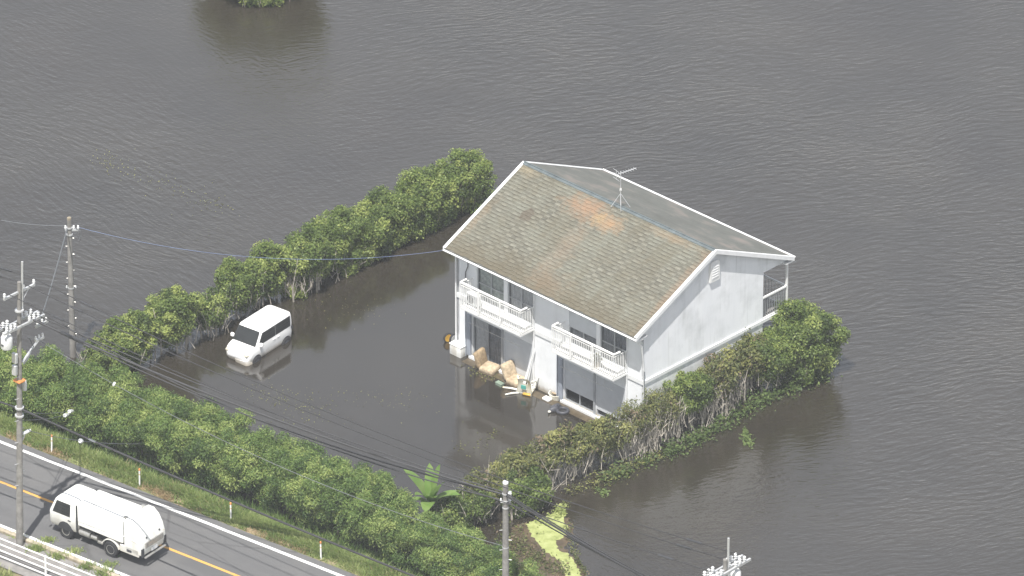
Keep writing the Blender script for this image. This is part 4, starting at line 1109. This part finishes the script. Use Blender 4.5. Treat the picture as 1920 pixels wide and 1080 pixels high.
for sgn in (1, -1):
    side_panel(2.46, 2.24, 1.46, 1.46, 1.19, 1.80, sgn, .008, cabt).build('side_window', M['carglass'], trk)
    dr_ = side_panel(2.48, 2.48, 1.30, 1.30, .86, 1.19, sgn, .004, cabt, .01).build('door', M['truckpaint'], trk)
    MB().box((1.5, sgn * .85, 1.0), (.16, .02, .04)).build('handle', M['dark'], dr_)
    MB().box((2.55, sgn * .6, .72), (.2, .26, .16), bev=.03).build('headlight', M['headlamp'], trk)
    mr = MB().tube([(2.5, sgn * .8, 1.55), (2.72, sgn * .98, 1.6)], .014, 5).box((2.74, sgn * 1.0, 1.5), (.05, .16, .26), bev=.02).build('mirror', M['dark'], trk)
    # front wheel, double rear wheel
    arc = [(1.75 + .41 * math.cos(R(a)), .36 + .40 * math.sin(R(a))) for a in range(0, 181, 15)]
    MB().prism(arc, lambda a, b_: (a, sgn * .72, b_ + .1), lambda a, b_: (a, sgn * .846, b_ + .1)).build('wheel_arch', M['dark'], trk)
    for x, y0, wd in ((1.75, .72, .09), (-.85, .70, .16)):
        wh = MB().lathe([(.2, -wd), (.35, -wd - .005), (.38, -wd + .03), (.38, wd - .03), (.35, wd + .005), (.2, wd)], c=(x, sgn * y0, .38), axis='Y', n=22).build('wheel', M['rubber'], trk, smooth=40)
        MB().lathe([(.05, wd * .4), (.12, wd * .5), (.14, wd * .85), (.22, wd + .008), (.22, -wd - .008), (.14, -wd * .85), (.12, -wd * .5), (.05, -wd * .4)], c=(x, sgn * y0, .38), axis='Y', n=16).build('rim', M['chrome'], wh, smooth=40)
    # rear mudguard, arched
    out_ = [(-.85 + .51 * math.cos(R(a)), .40 + .49 * math.sin(R(a))) for a in range(15, 166, 15)]
    inn = [(-.85 + .47 * math.cos(R(a)), .40 + .45 * math.sin(R(a))) for a in range(165, 14, -15)]
    MB().prism(out_ + inn, lambda a, b_: (a, sgn * .56, b_), lambda a, b_: (a, sgn * .86, b_)).build('mudguard', M['truckpaint'], trk)
    MB().b2(-2.45, -1.38, sgn * .74, sgn * .845, .50, .86, bev=.03).build('side_skirt', M['truckpaint'], trk)
    MB().b2(-2.05, -1.78, sgn * .846, sgn * .856, .62, .74).build('side_marker', M['darkgrey'], trk)
    MB().b2(-2.62, -2.52, sgn * .72 - .05, sgn * .72 + .05, 1.02, 1.3, bev=.015).build('tail_lamp', M['amber'], trk)
MB().b2(-2.5, 2.4, -.36, .36, .45, .9).b2(.3, 1.1, -.62, .62, .42, .95).build('chassis', M['dark'], trk)
MB().lathe([(.0, -.3), (.17, -.3), (.17, .3), (0, .3)], c=(.72, .62, .55), axis='X', n=12).build('air_tank', M['chrome'], trk, smooth=40)
MB().lathe([(.0, -.17), (.13, -.17), (.13, .17), (0, .17)], c=(.2, .62, .52), axis='X', n=12).build('air_tank', M['chrome'], trk, smooth=40)
MB().b2(-.28, .02, .5, .72, .34, .46, bev=.02).build('step', M['chrome'], trk)
# hopper body: sides lean in to a rounded top
def yz_ring(x, hw0, z0, z1, r): 
    o_ = [(x, -hw0, z0), (x, hw0, z0)]
    for a in range(0, 91, 18): o_.append((x, hw0 - .03 - r + r * math.cos(R(a)), z1 - r + r * math.sin(R(a))))
    for a in range(90, 181, 18): o_.append((x, -hw0 + .03 + r + r * math.cos(R(a)), z1 - r + r * math.sin(R(a))))
    return o_
MB().rings([yz_ring(1.02, .80, 1.0, 2.02, .24), yz_ring(.98, .845, .98, 2.1, .26), yz_ring(-1.55, .855, .96, 2.13, .26), yz_ring(-1.58, .84, .98, 2.10, .26)]).build('refuse_body', M['truckpaint'], trk, smooth=38)
for sgn in (1, -1): MB().box((-.28, sgn * .856, 1.22), (2.45, .012, .05), bev=.005).build('body_rib', M['truckpaint'], trk)
tg = [(-1.625, 2.14), (-1.72, 2.22), (-2.02, 2.22), (-2.28, 2.02), (-2.52, 1.62), (-2.62, 1.28), (-2.66, .92), (-2.60, .62), (-2.35, .56), (-1.625, .72)]
def tgr(y, k): return [(x * (1 - .0 * k) + .0, y, z - (.05 * k if z > 1.5 else 0)) for x, z in tg]
tgx = lambda y, s_: [((x + 2.0) * s_ - 2.0, y, (z - 1.4) * s_ + 1.4) for x, z in tg]
MB().rings([tgx(-.845, .93), tgx(-.80, .985), tgx(-.7, 1), tgx(.7, 1), tgx(.80, .985), tgx(.845, .93)]).build('tailgate', M['truckpaint'], trk, smooth=30)
MB().b2(-1.624, -1.582, -.8, .8, .8, 2.05).build('seam_seal', M['darkgrey'], trk)
for sgn in (1, -1):
    MB().box((-2.08, sgn * .852, 1.28), (.95, .012, .045), M=Matrix.Rotation(R(-8), 4, 'Y')).build('tailgate_rib', M['truckpaint'], trk)
    MB().b2(-1.72, -1.5, sgn * .60 - .07, sgn * .60 + .07, 2.13, 2.24, bev=.02).build('hinge', M['chrome'], trk)
    MB().b2(1.118, 1.122, sgn * .78 - .05, sgn * .78 + .05, .55, 1.9).build('cab_seal', M['dark'], trk)
MB().b2(-2.70, -2.62, -.62, .62, .95, 1.25, bev=.02).build('hopper_door', M['chrome'], trk)
MB().b2(-2.76, -2.66, -.72, .72, .5, .58, bev=.02).build('bumper', M['chrome'], trk)
MB().b2(-2.665, -2.60, -.845, -.70, .6, 1.0).b2(-2.665, -2.60, .70, .845, .6, 1.0).build('lamp_bracket', M['dark'], trk)
MB().b2(-2.68, -2.655, -.2, .2, .66, .82).build('number_plate', M['trim'], trk)
for y in (-.45, .45): MB().lathe([(0, -.02), (.045, -.02), (.045, .02), (0, .02)], c=(-2.6, y, 1.42), axis='X', n=8).build('tail_lamp', M['darkgrey'], trk)

# ---------------------------------------------------------------- poles
def seg_pole(root, h, r0_, r1_, mt='concrete', name='pole'):
    return MB().tube([(0, 0, -.4), (0, 0, h * .5), (0, 0, h)], [r0_, (r0_ + r1_) / 2, r1_], 12).build(name, M[mt], root, smooth=60)
def insulator(root, p, s=1.0, name='insulator'):
    s *= .8
    return MB().lathe([(.02, 0), (.07 * s, .03), (.045 * s, .07 * s), (.085 * s, .12 * s), (.05 * s, .17 * s), (.075 * s, .22 * s), (.03, .27 * s), (0, .28 * s)], c=p, n=8).build(name, M['porcelain'], root, smooth=60)

DRd = Vector((RD.x, RD.y, 0)); arm_ang = math.atan2((at(74, 505, 14.6) - at(25, 530, 14.6)).y, (at(74, 505, 14.6) - at(25, 530, 14.6)).x)
LEAN = R(1.5)
def main_pole(loc, h, label, gear, lean=0.0):
    root = empty('utility_pole', loc, arm_ang, label, 'utility pole', 'concrete utility poles'); root.rotation_euler = (Matrix.Rotation(lean, 4, 'Y') @ Matrix.Rotation(arm_ang, 4, 'Z')).to_euler()
    seg_pole(root, h - .95, .175, .09)
    MB().tube([(.17, -.02, h - 2.3), (.17, -.02, h)], .05, 8).build('extension_pipe', M['steel'], root, smooth=60)
    ca = MB().b2(-.95, .95, -.05, .05, h - 1.5, h - 1.4).build('crossarm', M['steel'], root)
    MB().tube([(.15, 0, h - 2.0), (.6, 0, h - 1.5)], .02, 5).build('brace', M['steel'], root)
    for x in (-.9, .25, .9): insulator(root, (x, 0, h - 1.4), 1.1)
    ca = MB().b2(-1.15, 1.35, .16, .25, h - gear, h - gear + .1).b2(-1.15, 1.35, -.25, -.16, h - gear, h - gear + .1).build('crossarm', M['steel'], root)
    rn = random.Random(h)
    for i, x in enumerate((-1.05, -.8, -.55, .35, .62, .9)):
        insulator(root, (x, .2, h - gear + .1), 1.3); insulator(root, (x + .08, -.2, h - gear + .1), 1.2)
    for x in (-.78, .62):     # pole transformers / switch boxes, pale grey
        t_ = MB().lathe([(0, 0), (.24, .0), (.26, .05), (.26, .55), (.2, .64), (.08, .67), (0, .67)], c=(x, 0, h - gear - .85), n=14).build('transformer', M['porcelain'], root, smooth=40)
        for dx in (-.12, .0, .12):
            insulator(t_, (x + dx, .08, h - gear - .22), .8, 'bushing')
        MB().b2(x - .28, x + .28, -.06, .06, h - gear - .65, h - gear - .58).build('band', M['dark'], t_)
    MB().b2(1.0, 1.75, -.06, .02, h - 3.65, h - 3.55).build('lower_arm', M['steel'], root)
    for x in (1.1, 1.4, 1.65): insulator(root, (x, -.02, h - 3.55), .9)
    MB().tube([(.5, -.1, h - 3.9), (.7, -.18, h - 4.4), (.35, -.16, h - 4.9), (.16, -.1, h - 5.1)], .035, 6).build('riser_cable', M['greycable'], root, smooth=60)
    for i in range(12):
        a_ = i % 2; z_ = 2.6 + i * .55
        MB().tube([(0, (-.1 if a_ else .1), z_), ((-.3 if a_ else .3), 0, z_)], .012, 4).build('step_bolt', M['steel'], root)
    return root
LP0 = at(37, 1022, .62)
hL = 14.3
lp_ = main_pole(LP0, hL, 'tall grey concrete utility pole with white transformers by the road', 3.1, LEAN)
# street lamp, boxes and side arm of the first pole
MB().b2(-.36, -.2, -.14, .14, 9.4, 9.9, bev=.03).b2(-.38, -.2, -.12, .12, 8.8, 9.3, bev=.03).build('junction_box', M['steel'], lp_)
MB().lathe([(0, 0), (.09, .03), (.11, .3), (.07, .52), (0, .55)], c=(.33, .0, 7.75), n=10).build('terminal_box', M['porcelain'], lp_, smooth=50)
MB().b2(-.215, .215, -.215, .215, 8.35, 8.47, bev=.04).build('orange_band', M['orange'], lp_)
MB().tube([(.18, 0, 9.25), (1.15, 0, 9.95)], .06, 6).b2(1.0, 1.5, -.05, .05, 9.93, 10.03).build('side_arm', M['steel'], lp_)
for x in (1.02, 1.22, 1.44): insulator(lp_, (x, 0, 10.03), .9)
sl = MB().tube([(.15, 0, 5.25), (.35, 0, 5.55)], .03, 6).build('lamp_arm', M['steel'], lp_)
MB().lathe([(0, -.28), (.075, -.2), (.09, .1), (.05, .26), (0, .28)], c=(0, 0, 0), axis='X', n=8).build('lamp_head', M['porcelain'], lp_, smooth=50).location = (.42, 0, 5.62)
lp_.children[-1].rotation_euler = (0, R(-50), 0)
for z_ in (6.6, 7.0, 11.9): MB().lathe([(.2, 0), (.205, 0), (.205, .07), (.2, .07)], c=(0, 0, z_), n=12).build('clamp_band', M['steel'], lp_)
hR = 15.0
RP0 = at(1352, 1594, .62)
main_pole(RP0, hR + .1, 'top of a concrete utility pole with white switchgear at the bottom right', 1.5)

GP0 = at(948, 1163, .5) - Vector((0, 0, .5))
gp_ = empty('telephone_pole', GP0, 0, 'plain grey concrete pole with a white cap rising from the roadside hedge', 'pole')
seg_pole(gp_, 7.45, .17, .12); MB().lathe([(.13, 7.44), (.13, 7.52), (.08, 7.57), (0, 7.58)], n=12).build('cap', M['porcelain'], gp_, smooth=50)
for z_ in (6.9, 6.5, 6.2, 4.2): MB().lathe([(.135, 0), (.15, 0), (.15, .06), (.135, .06)], c=(0, 0, z_), n=12).build('clamp_band', M['steel'], gp_)
MB().b2(-.22, .22, -.17, -.12, 6.55, 6.62).b2(.1, .26, -.12, .12, 6.6, 7.0, bev=.02).build('bracket', M['steel'], gp_)
insulator(gp_, (-.2, -.15, 6.62), .7); insulator(gp_, (.2, -.15, 6.62), .7)
for i in range(8): MB().tube([(0, 0, 1.6 + i * .5), ((-1) ** i * .27, -.05, 1.6 + i * .5)], .011, 4).build('step_bolt', M['steel'], gp_)

BP0 = at(137, 668, 0)
bp_ = empty('service_pole', BP0, 0, 'lone slim concrete pole standing in the water behind the dark bush', 'pole')
seg_pole(bp_, 7.2, .155, .105)
MB().lathe([(0, 7.2), (.1, 7.2), (.1, 7.3), (0, 7.36)], n=10).build('cap', M['kerb'], bp_)
for z_ in (6.75, 6.4, 3.6): MB().lathe([(.11, 0), (.15, 0), (.15, .06), (.11, .06)], c=(0, 0, z_), n=12).build('clamp_band', M['steel'], bp_)
MB().b2(-.2, .42, -.05, .05, 6.62, 6.7).build('crossarm', M['steel'], bp_)
for x in (-.18, .2, .4): insulator(bp_, (x, 0, 6.7), .9)
MB().tube([(.3, -.05, 6.75), (.5, -.06, 6.65), (.52, -.06, 6.4), (.42, -.06, 6.15)], .02, 5).build('cable_loop', M['greycable'], bp_)
for i in range(13): MB().tube([(0, 0, 1.2 + i * .42), ((-1) ** i * .2, -.02, 1.2 + i * .42)], .009, 4).build('step_bolt', M['chrome'], bp_)
for x in (-.2, .22): insulator(bp_, (x, 0, 3.6), .6)

# ---------------------------------------------------------------- cables
def cable(name, a, b_, sag, r, mt, label, cat='cable', group='overhead cables', marks=()):
    a, b_ = Vector(a), Vector(b_); root = empty(name, a, 0, label, cat, group); n = 28
    def pt(t): return (b_ - a) * t - Vector((0, 0, 4 * sag * t * (1 - t)))
    MB().tube([pt(i / n) for i in range(n + 1)], r, 5).build('wire', M[mt], root, smooth=80)
    for t, l, rr_, mm in marks:
        MB().tube([pt(t), pt(t + l)], rr_, 6).build('sleeve', M[mm], root, smooth=60)
    return root
am = Matrix.Rotation(arm_ang, 3, 'Z')
def lpt(x, y, z): return LP0 + Matrix.Rotation(LEAN, 3, 'Y') @ am @ Vector((x, y, z))
def rpt(x, y, z): return RP0 + am @ Vector((x, y, z + .1))
for i, (x, lab) in enumerate(((-.9, 'high voltage wire on the nearest insulator of the tall pole crossarm'), (.25, 'high voltage wire on the middle insulator beside the tall pole top'), (.9, 'high voltage wire on the farthest insulator of the tall pole crossarm'))):
    cable('power_cable', lpt(x, 0, hL - 1.12), rpt(x, 0, hR - 1.12), .75 + .1 * i, .021, 'cable', lab, 'power cable', marks=((.07, .018, .045, 'dark'), (.93, .02, .05, 'dark')))
    far = LP0 - DRd * 42 + Vector((0, 0, 0))
    cable('power_cable', lpt(x, 0, hL - 1.12), lpt(x, 0, hL - 1.12) - DRd * 42, .8, .016, 'cable', lab.replace('wire on', 'wire leaving left from'), 'power cable', marks=((.03, .02, .04, 'dark'),))
top3 = GP0 + Vector((0, 0, 6.85))
for i, (a, z, r, mt, s_, lab) in enumerate((((.62, -.2, hL - 3.0), .0, .05, 'cable', .5, 'thick black cable bundle from the transformers to the grey pole'),
        ((.9, .2, hL - 2.9), .12, .028, 'cable', .45, 'thin dark cable just above the thick bundle to the grey pole'),
        ((1.2, -.02, hL - 3.4), .02, .03, 'cable', .85, 'black cable sagging just above the thick bundle to the grey pole'),
        ((1.65, -.02, hL - 3.3), -.3, .03, 'cable', .95, 'black cable below the thick bundle from the tall pole to the grey pole'))):
    cable('low_voltage_cable', lpt(*a), top3 + Vector((0, 0, z)), s_, r, mt, lab, 'power cable', marks=((.06, .05, r + .03, 'dark'),) if i in (0, 2) else ())
for i, (dz, r, mt, lab) in enumerate(((.0, .05, 'cable', 'thick cable from the grey pole to the bottom right pole'), (.12, .03, 'cable', 'upper thin cable from the grey pole to the bottom right pole'), (-.3, .03, 'cable', 'lower dark cable from the grey pole to the bottom right pole'))):
    cable('low_voltage_cable', top3 + Vector((0, 0, dz)), rpt(-1.0 + .3 * i, 0, hR - 2.9 - .15 * i), .25, r, mt, lab, 'power cable')
for i, (dz, r, lab) in enumerate(((-3.0, .035, 'black cable bundle leaving the tall pole transformers to the left'), (-3.6, .02, 'thin black wire leaving the tall pole transformers to the left'))):
    cable('low_voltage_cable', lpt(-.8, -.1, hL + dz), lpt(-.8, -.1, hL + dz) - DRd * 40, .5, r, 'cable', lab, 'power cable')
cable('telephone_cable', lpt(0, -.2, 7.0), RP0 + Vector((0, 0, 7.6)), .35, .05, 'cable', 'thick black telephone cable above the road verge right of the tall pole', 'telephone cable', marks=((.1, .01, .05, 'greycable'),))
cable('telephone_cable', lpt(0, -.2, 7.0), lpt(0, -.2, 7.0) - DRd * 40, .4, .042, 'cable', 'thick black telephone cable leaving the tall pole to the left', 'telephone cable')
cable('telephone_cable', lpt(1.2, 0, 9.95), GP0 + Vector((0, 0, 4.25)), 1.0, .014, 'greycable', 'pale thin cable lying over the roadside hedge from the side arm', 'telephone cable', marks=((.16, .004, .1, 'porcelain'),))
cable('stay_wire', lpt(.1, .15, 6.7), at(140, 770, 2.2), .1, .014, 'greycable', 'short stay wire from the tall pole into the hedge', 'stay wire', marks=((.9, .05, .09, 'porcelain'),))
cable('stay_wire', lpt(.1, .15, 6.3), at(133, 776, 1.9), .1, .014, 'greycable', 'lower short stay wire from the tall pole into the hedge', 'stay wire', marks=((.88, .05, .09, 'porcelain'),))
cable('stay_wire', lpt(.1, .15, 5.9), at(262, 832, 2.2), .25, .014, 'greycable', 'stay wire with one white ball along the hedge front', 'stay wire', marks=((.5, .014, .11, 'porcelain'),))
cable('service_cable', lpt(1.3, 0, hL - 3.4), BP0 + Vector((-.1, 0, 6.75)), .15, .03, 'greycable', 'grey service cable rising to the lone pole in the water', 'cable')
cable('service_cable', BP0 + Vector((.4, 0, 6.8)), hw(-.1, RY0 + .1, EZ - .15), 1.0, .010, 'bluecable', 'thin blue cable from the lone pole across the yard to the roof eave', 'cable')
cable('service_cable', BP0 + Vector((-.15, 0, 6.9)), BP0 + Vector((-3.2, 1.4, 6.4)), .1, .016, 'greycable', 'short wire leaving the lone pole to the left', 'cable')

# ---------------------------------------------------------------- roadside furniture
dl = None
for (x, y, lab) in ((97, 849, 'leftmost white delineator post with orange top on the verge'), (262, 912, 'white delineator post on the verge above the refuse truck'),
                    (433, 976, 'white delineator post on the verge right of the refuse truck'), (602, 1049, 'white delineator post at the picture bottom, nearest the grey pole')):
    if dl is None:
        dl = empty('delineator_post', at(x, y, .57), 0, lab, 'delineator post', 'delineator posts on the verge')
        MB().lathe([(.04, 0), (.04, .82), (0, .82)], n=8).build('post', M['white'], dl, smooth=50)
        MB().lathe([(.0, .821), (.043, .821), (.043, .91), (.02, .93), (0, .93)], n=8).build('reflector_cap', M['orange'], dl, smooth=50)
        MB().lathe([(.042, .6), (.0425, .6), (.0425, .66), (.042, .66)], n=8).build('band', M['amber'], dl)
    else:
        o = copy_tree(dl); o.location = at(x, y, .57); o['label'] = lab
    tlt = random.Random(x); (dl if x == 97 else o).rotation_euler = (tlt.uniform(-.04, .04), tlt.uniform(-.04, .04), 0)

# white pipe guard fence along the footpath
gf0 = at(86, 1083, .62)
fence = empty('guard_fence', gf0, RANG, 'white four rail pipe fence along the footpath at bottom left', 'fence')
fp = MB().tube([(0, 0, -.1), (0, 0, 1.12)], .05, 10).build('fence_post', M['white'], fence, smooth=60)
for i in (-4, -3, -2, -1, 1, 2, 3): inst('fence_post', fp.data, fence, (i * 3.0, 0, 0))
for z_ in (.16, .46, .77, 1.08):
    MB().tube([(-12, -.0, z_), (9, -.0, z_)], .035, 8).build('rail', M['white'], fence, smooth=60)

# ---------------------------------------------------------------- flood wreck along the house
def floor_chair(px, py, rz, label, seat, sc_=1.32, mt='tan', tilt=0.0):
    r_ = empty('floor_chair', at(px, py, 0), rz, label, 'floor chair', 'soaked legless floor chairs')
    r_.rotation_euler = (R(4), tilt, rz); r_.scale = (sc_,) * 3
    s = MB().box((.1, 0, .12), (.62, .56, .24), bev=.09, seg=3).build('seat', M['tanpale'], r_, smooth=60)
    b_ = MB().box((-.27, 0, .42), (.2, .54, .62), bev=.08, seg=3, M=Matrix.Rotation(R(-14), 4, 'Y')).build('backrest', M[mt], r_, smooth=60)
    MB().box((.1, 0, .01), (.66, .6, .08), bev=.02).build('base', M['mud'], r_)
    return r_
floor_chair(914, 694, HROT + R(8), 'tan legless floor chair with upright back, nearest the left house corner', True)
floor_chair(966, 718, HROT + R(-6), 'pale tan floor chair tipped against the sill left of the white plastic chair', True, mt='tanpale', tilt=R(-6))
fb = empty('cushion', at(984, 712, 0), HROT, 'patterned tan cushion wedged behind the white plastic chair', 'cushion')
MB().box((0, 0, .3), (.36, .2, .42), bev=.07, seg=3).build('cushion_body', M['tan'], fb, smooth=60)
MB().tube([(-.19, 0, .1), (.19, 0, .1), (.19, 0, .5), (-.19, 0, .5), (-.19, 0, .1)], .015, 5).build('piping', M['tanpale'], fb)

ch = empty('plastic_chair', at(986, 737, 0), HROT + R(20), 'white plastic chair floating on its side, legs pointing left', 'chair'); ch.scale = (1.25,) * 3
sh_ = MB()
nU, nV = 7, 6
gridv = []
for i in range(nU):
    rowv = []
    for j in range(nV):
        u, v_ = i / (nU - 1) - .5, j / (nV - 1)
        rowv.append(sh_.bm.verts.new((u * .62 * (1 - .2 * v_), -.1 - .18 * (2 * u) ** 2 * .6 + .1 * math.sin(v_ * 3), .02 + v_ * .62)))
    gridv.append(rowv)
for i in range(nU - 1):
    for j in range(nV - 1):
        if (i, j) in ((2, 3), (3, 3)): continue
        sh_.bm.faces.new((gridv[i][j], gridv[i + 1][j], gridv[i + 1][j + 1], gridv[i][j + 1]))
bmesh.ops.solidify(sh_.bm, geom=sh_.bm.faces[:], thickness=.03)
sh_.build('back_shell', M['plastic'], ch, smooth=50)
MB().box((-.02, .12, .1), (.56, .42, .07), bev=.025, M=Matrix.Rotation(R(12), 4, 'X')).build('seat', M['plastic'], ch, smooth=50)
MB().box((-.02, -.17, .33), (.2, .03, .16), bev=.01).build('teal_sticker', M['teal'], ch)
for p0, p1 in (((-.26, .0, .06), (-.86, -.16, .13)), ((-.24, -.12, .02), (-.62, -.46, .03)), ((-.2, .25, .12), (-.75, .3, .2)), ((.2, .28, .1), (.32, .4, .55))):
    MB().tube([p0, tuple((a + b_) / 2 + (.02 if k == 2 else 0) for k, (a, b_) in enumerate(zip(p0, p1))), p1], [.045, .04, .03], 7).build('leg', M['plastic'], ch, smooth=60)
MB().tube([(-.26, -.05, .55), (-.38, .1, .6), (-.36, .3, .45)], .028, 6).build('armrest', M['plastic'], ch, smooth=60)
MB().tube([(.24, -.05, .55), (.34, .1, .56), (.3, .3, .35)], .028, 6).build('armrest', M['plastic'], ch, smooth=60)
MB().box((.1, -.14, .04), (.34, .12, .1), bev=.04).build('stained_edge', M['yellow'], ch, smooth=50)

gb_ = empty('plastic_crate', at(937, 722, 0), HROT, 'small dull green plastic box floating left of the white chair', 'box')
MB().b2(-.19, .19, -.11, .11, -.05, .11, bev=.02).build('box', M['greenbox'], gb_); MB().b2(-.2, .2, -.12, .12, .111, .14, bev=.01).build('lid', M['greenbox'], gb_)
bn = empty('plastic_basin', at(1043, 745, 0), HROT, 'cream plastic basin with a worn lid at the base of the wall', 'basin')
MB().lathe([(.0, -.1), (.3, -.1), (.36, .2), (.37, .24), (.33, .24), (.28, -.02), (0, -.03)], n=16).build('bowl', M['plastic'], bn, smooth=40)
MB().lathe([(.0, .17), (.16, .18), (.17, .22), (0, .24)], c=(-.08, .04, .0), n=12).build('lid', M['tanpale'], bn, smooth=40)
bk = empty('foam_lid', at(1026, 750, 0), HROT, 'bright white foam lid floating just left of the cream basin', 'lid')
MB().box((0, 0, .06), (.42, .3, .14), bev=.05, seg=2).build('slab', M['white'], bk, smooth=50); MB().box((0, 0, .135), (.32, .2, .02), bev=.008).build('raised_panel', M['white'], bk)
ty = empty('tyre', at(1055, 772, 0), .4, 'dark car tyre lying half sunk in front of the right windows', 'tyre')
n = 18; ring = [[((.25 + .075 * math.cos(R(a))) * math.cos(2 * math.pi * k / n), (.25 + .075 * math.cos(R(a))) * math.sin(2 * math.pi * k / n), .06 + .08 * math.sin(R(a))) for a in range(0, 360, 45)] for k in range(n)]
MB().rings(ring + [ring[0]], False, False).build('tread', M['darkgrey'], ty, smooth=60)
MB().lathe([(.175, .03), (.18, .05), (.19, .05), (.19, .02)], n=16).build('bead', M['rubber'], ty, smooth=40)
sk = empty('rubbish_sack', at(1041, 768, 0), .9, 'lumpy dark grey sack floating against the tyre', 'sack')
bmx = MB(); g_ = bmesh.ops.create_icosphere(bmx.bm, subdivisions=3, radius=1); rn = random.Random(4)
for v in g_['verts']:
    q = v.co.copy(); v.co = Vector((q.x * .38, q.y * .2, q.z * .18 + .06)) * (1 + .12 * math.sin(q.x * 7 + q.y * 5) + rn.uniform(-.04, .04))
bmx.build('bag', M['darkgrey'], sk, smooth=60)
MB().tube([(-.36, 0, .06), (-.46, .03, .1), (-.5, -.04, .14)], [.05, .03, .06], 6).build('tied_neck', M['plastic'], sk)
ub = empty('storage_box', at(859, 664, 0), HROT, 'dirty white storage box at the left corner of the house', 'box')
MB().box((0, 0, .2), (.72, .42, .62), bev=.04, seg=2).build('box', M['whitedirty'], ub, smooth=50); MB().box((0, 0, .53), (.76, .46, .05), bev=.02).build('lid', M['white'], ub)
for (px, py, lab, mt, rz) in ((840, 640, 'small toy wheel with a yellow rim behind the left house corner', 'yellow', .5), (849, 642, 'small toy wheel with a white rim behind the left house corner', 'white', .9)):
    w_ = empty('toy_wheel', at(px, py, 0), rz, lab, 'wheel', 'toy wheels behind the house corner')
    MB().lathe([(.12, -.05), (.2, -.06), (.24, -.03), (.24, .03), (.2, .06), (.12, .05)], c=(0, 0, .2), axis='Y', n=16).build('tyre', M['rubber'], w_, smooth=40)
    MB().lathe([(.0, -.055), (.14, -.062), (.185, -.064), (.185, .064), (.14, .062), (0, .055)], c=(0, 0, .2), axis='Y', n=14).build('rim', M[mt], w_, smooth=40)
lb = empty('leaning_board', hw(4.62, -.42, 0), HROT, 'narrow white board and pole leaning against the wall above the plastic chair', 'board')
MB().prism([(-.10, 0), (.06, 0), (.34, 1.9), (.30, 1.9)], lambda x, z: (x, .02 + z * .17, z), lambda x, z: (x, .05 + z * .17, z)).build('board', M['white'], lb)
MB().tube([(.22, .0, 0), (.44, .33, 2.1)], .02, 6).build('pole', M['trim'], lb)
wp = empty('white_post', at(677, 487, 0), 0, 'small white post standing in the water below the long hedge', 'post')
MB().b2(-.05, .05, -.05, .05, -.3, .42, bev=.01).build('shaft', M['white'], wp); MB().b2(-.06, .06, -.06, .06, .421, .46, bev=.01).build('cap', M['trim'], wp)
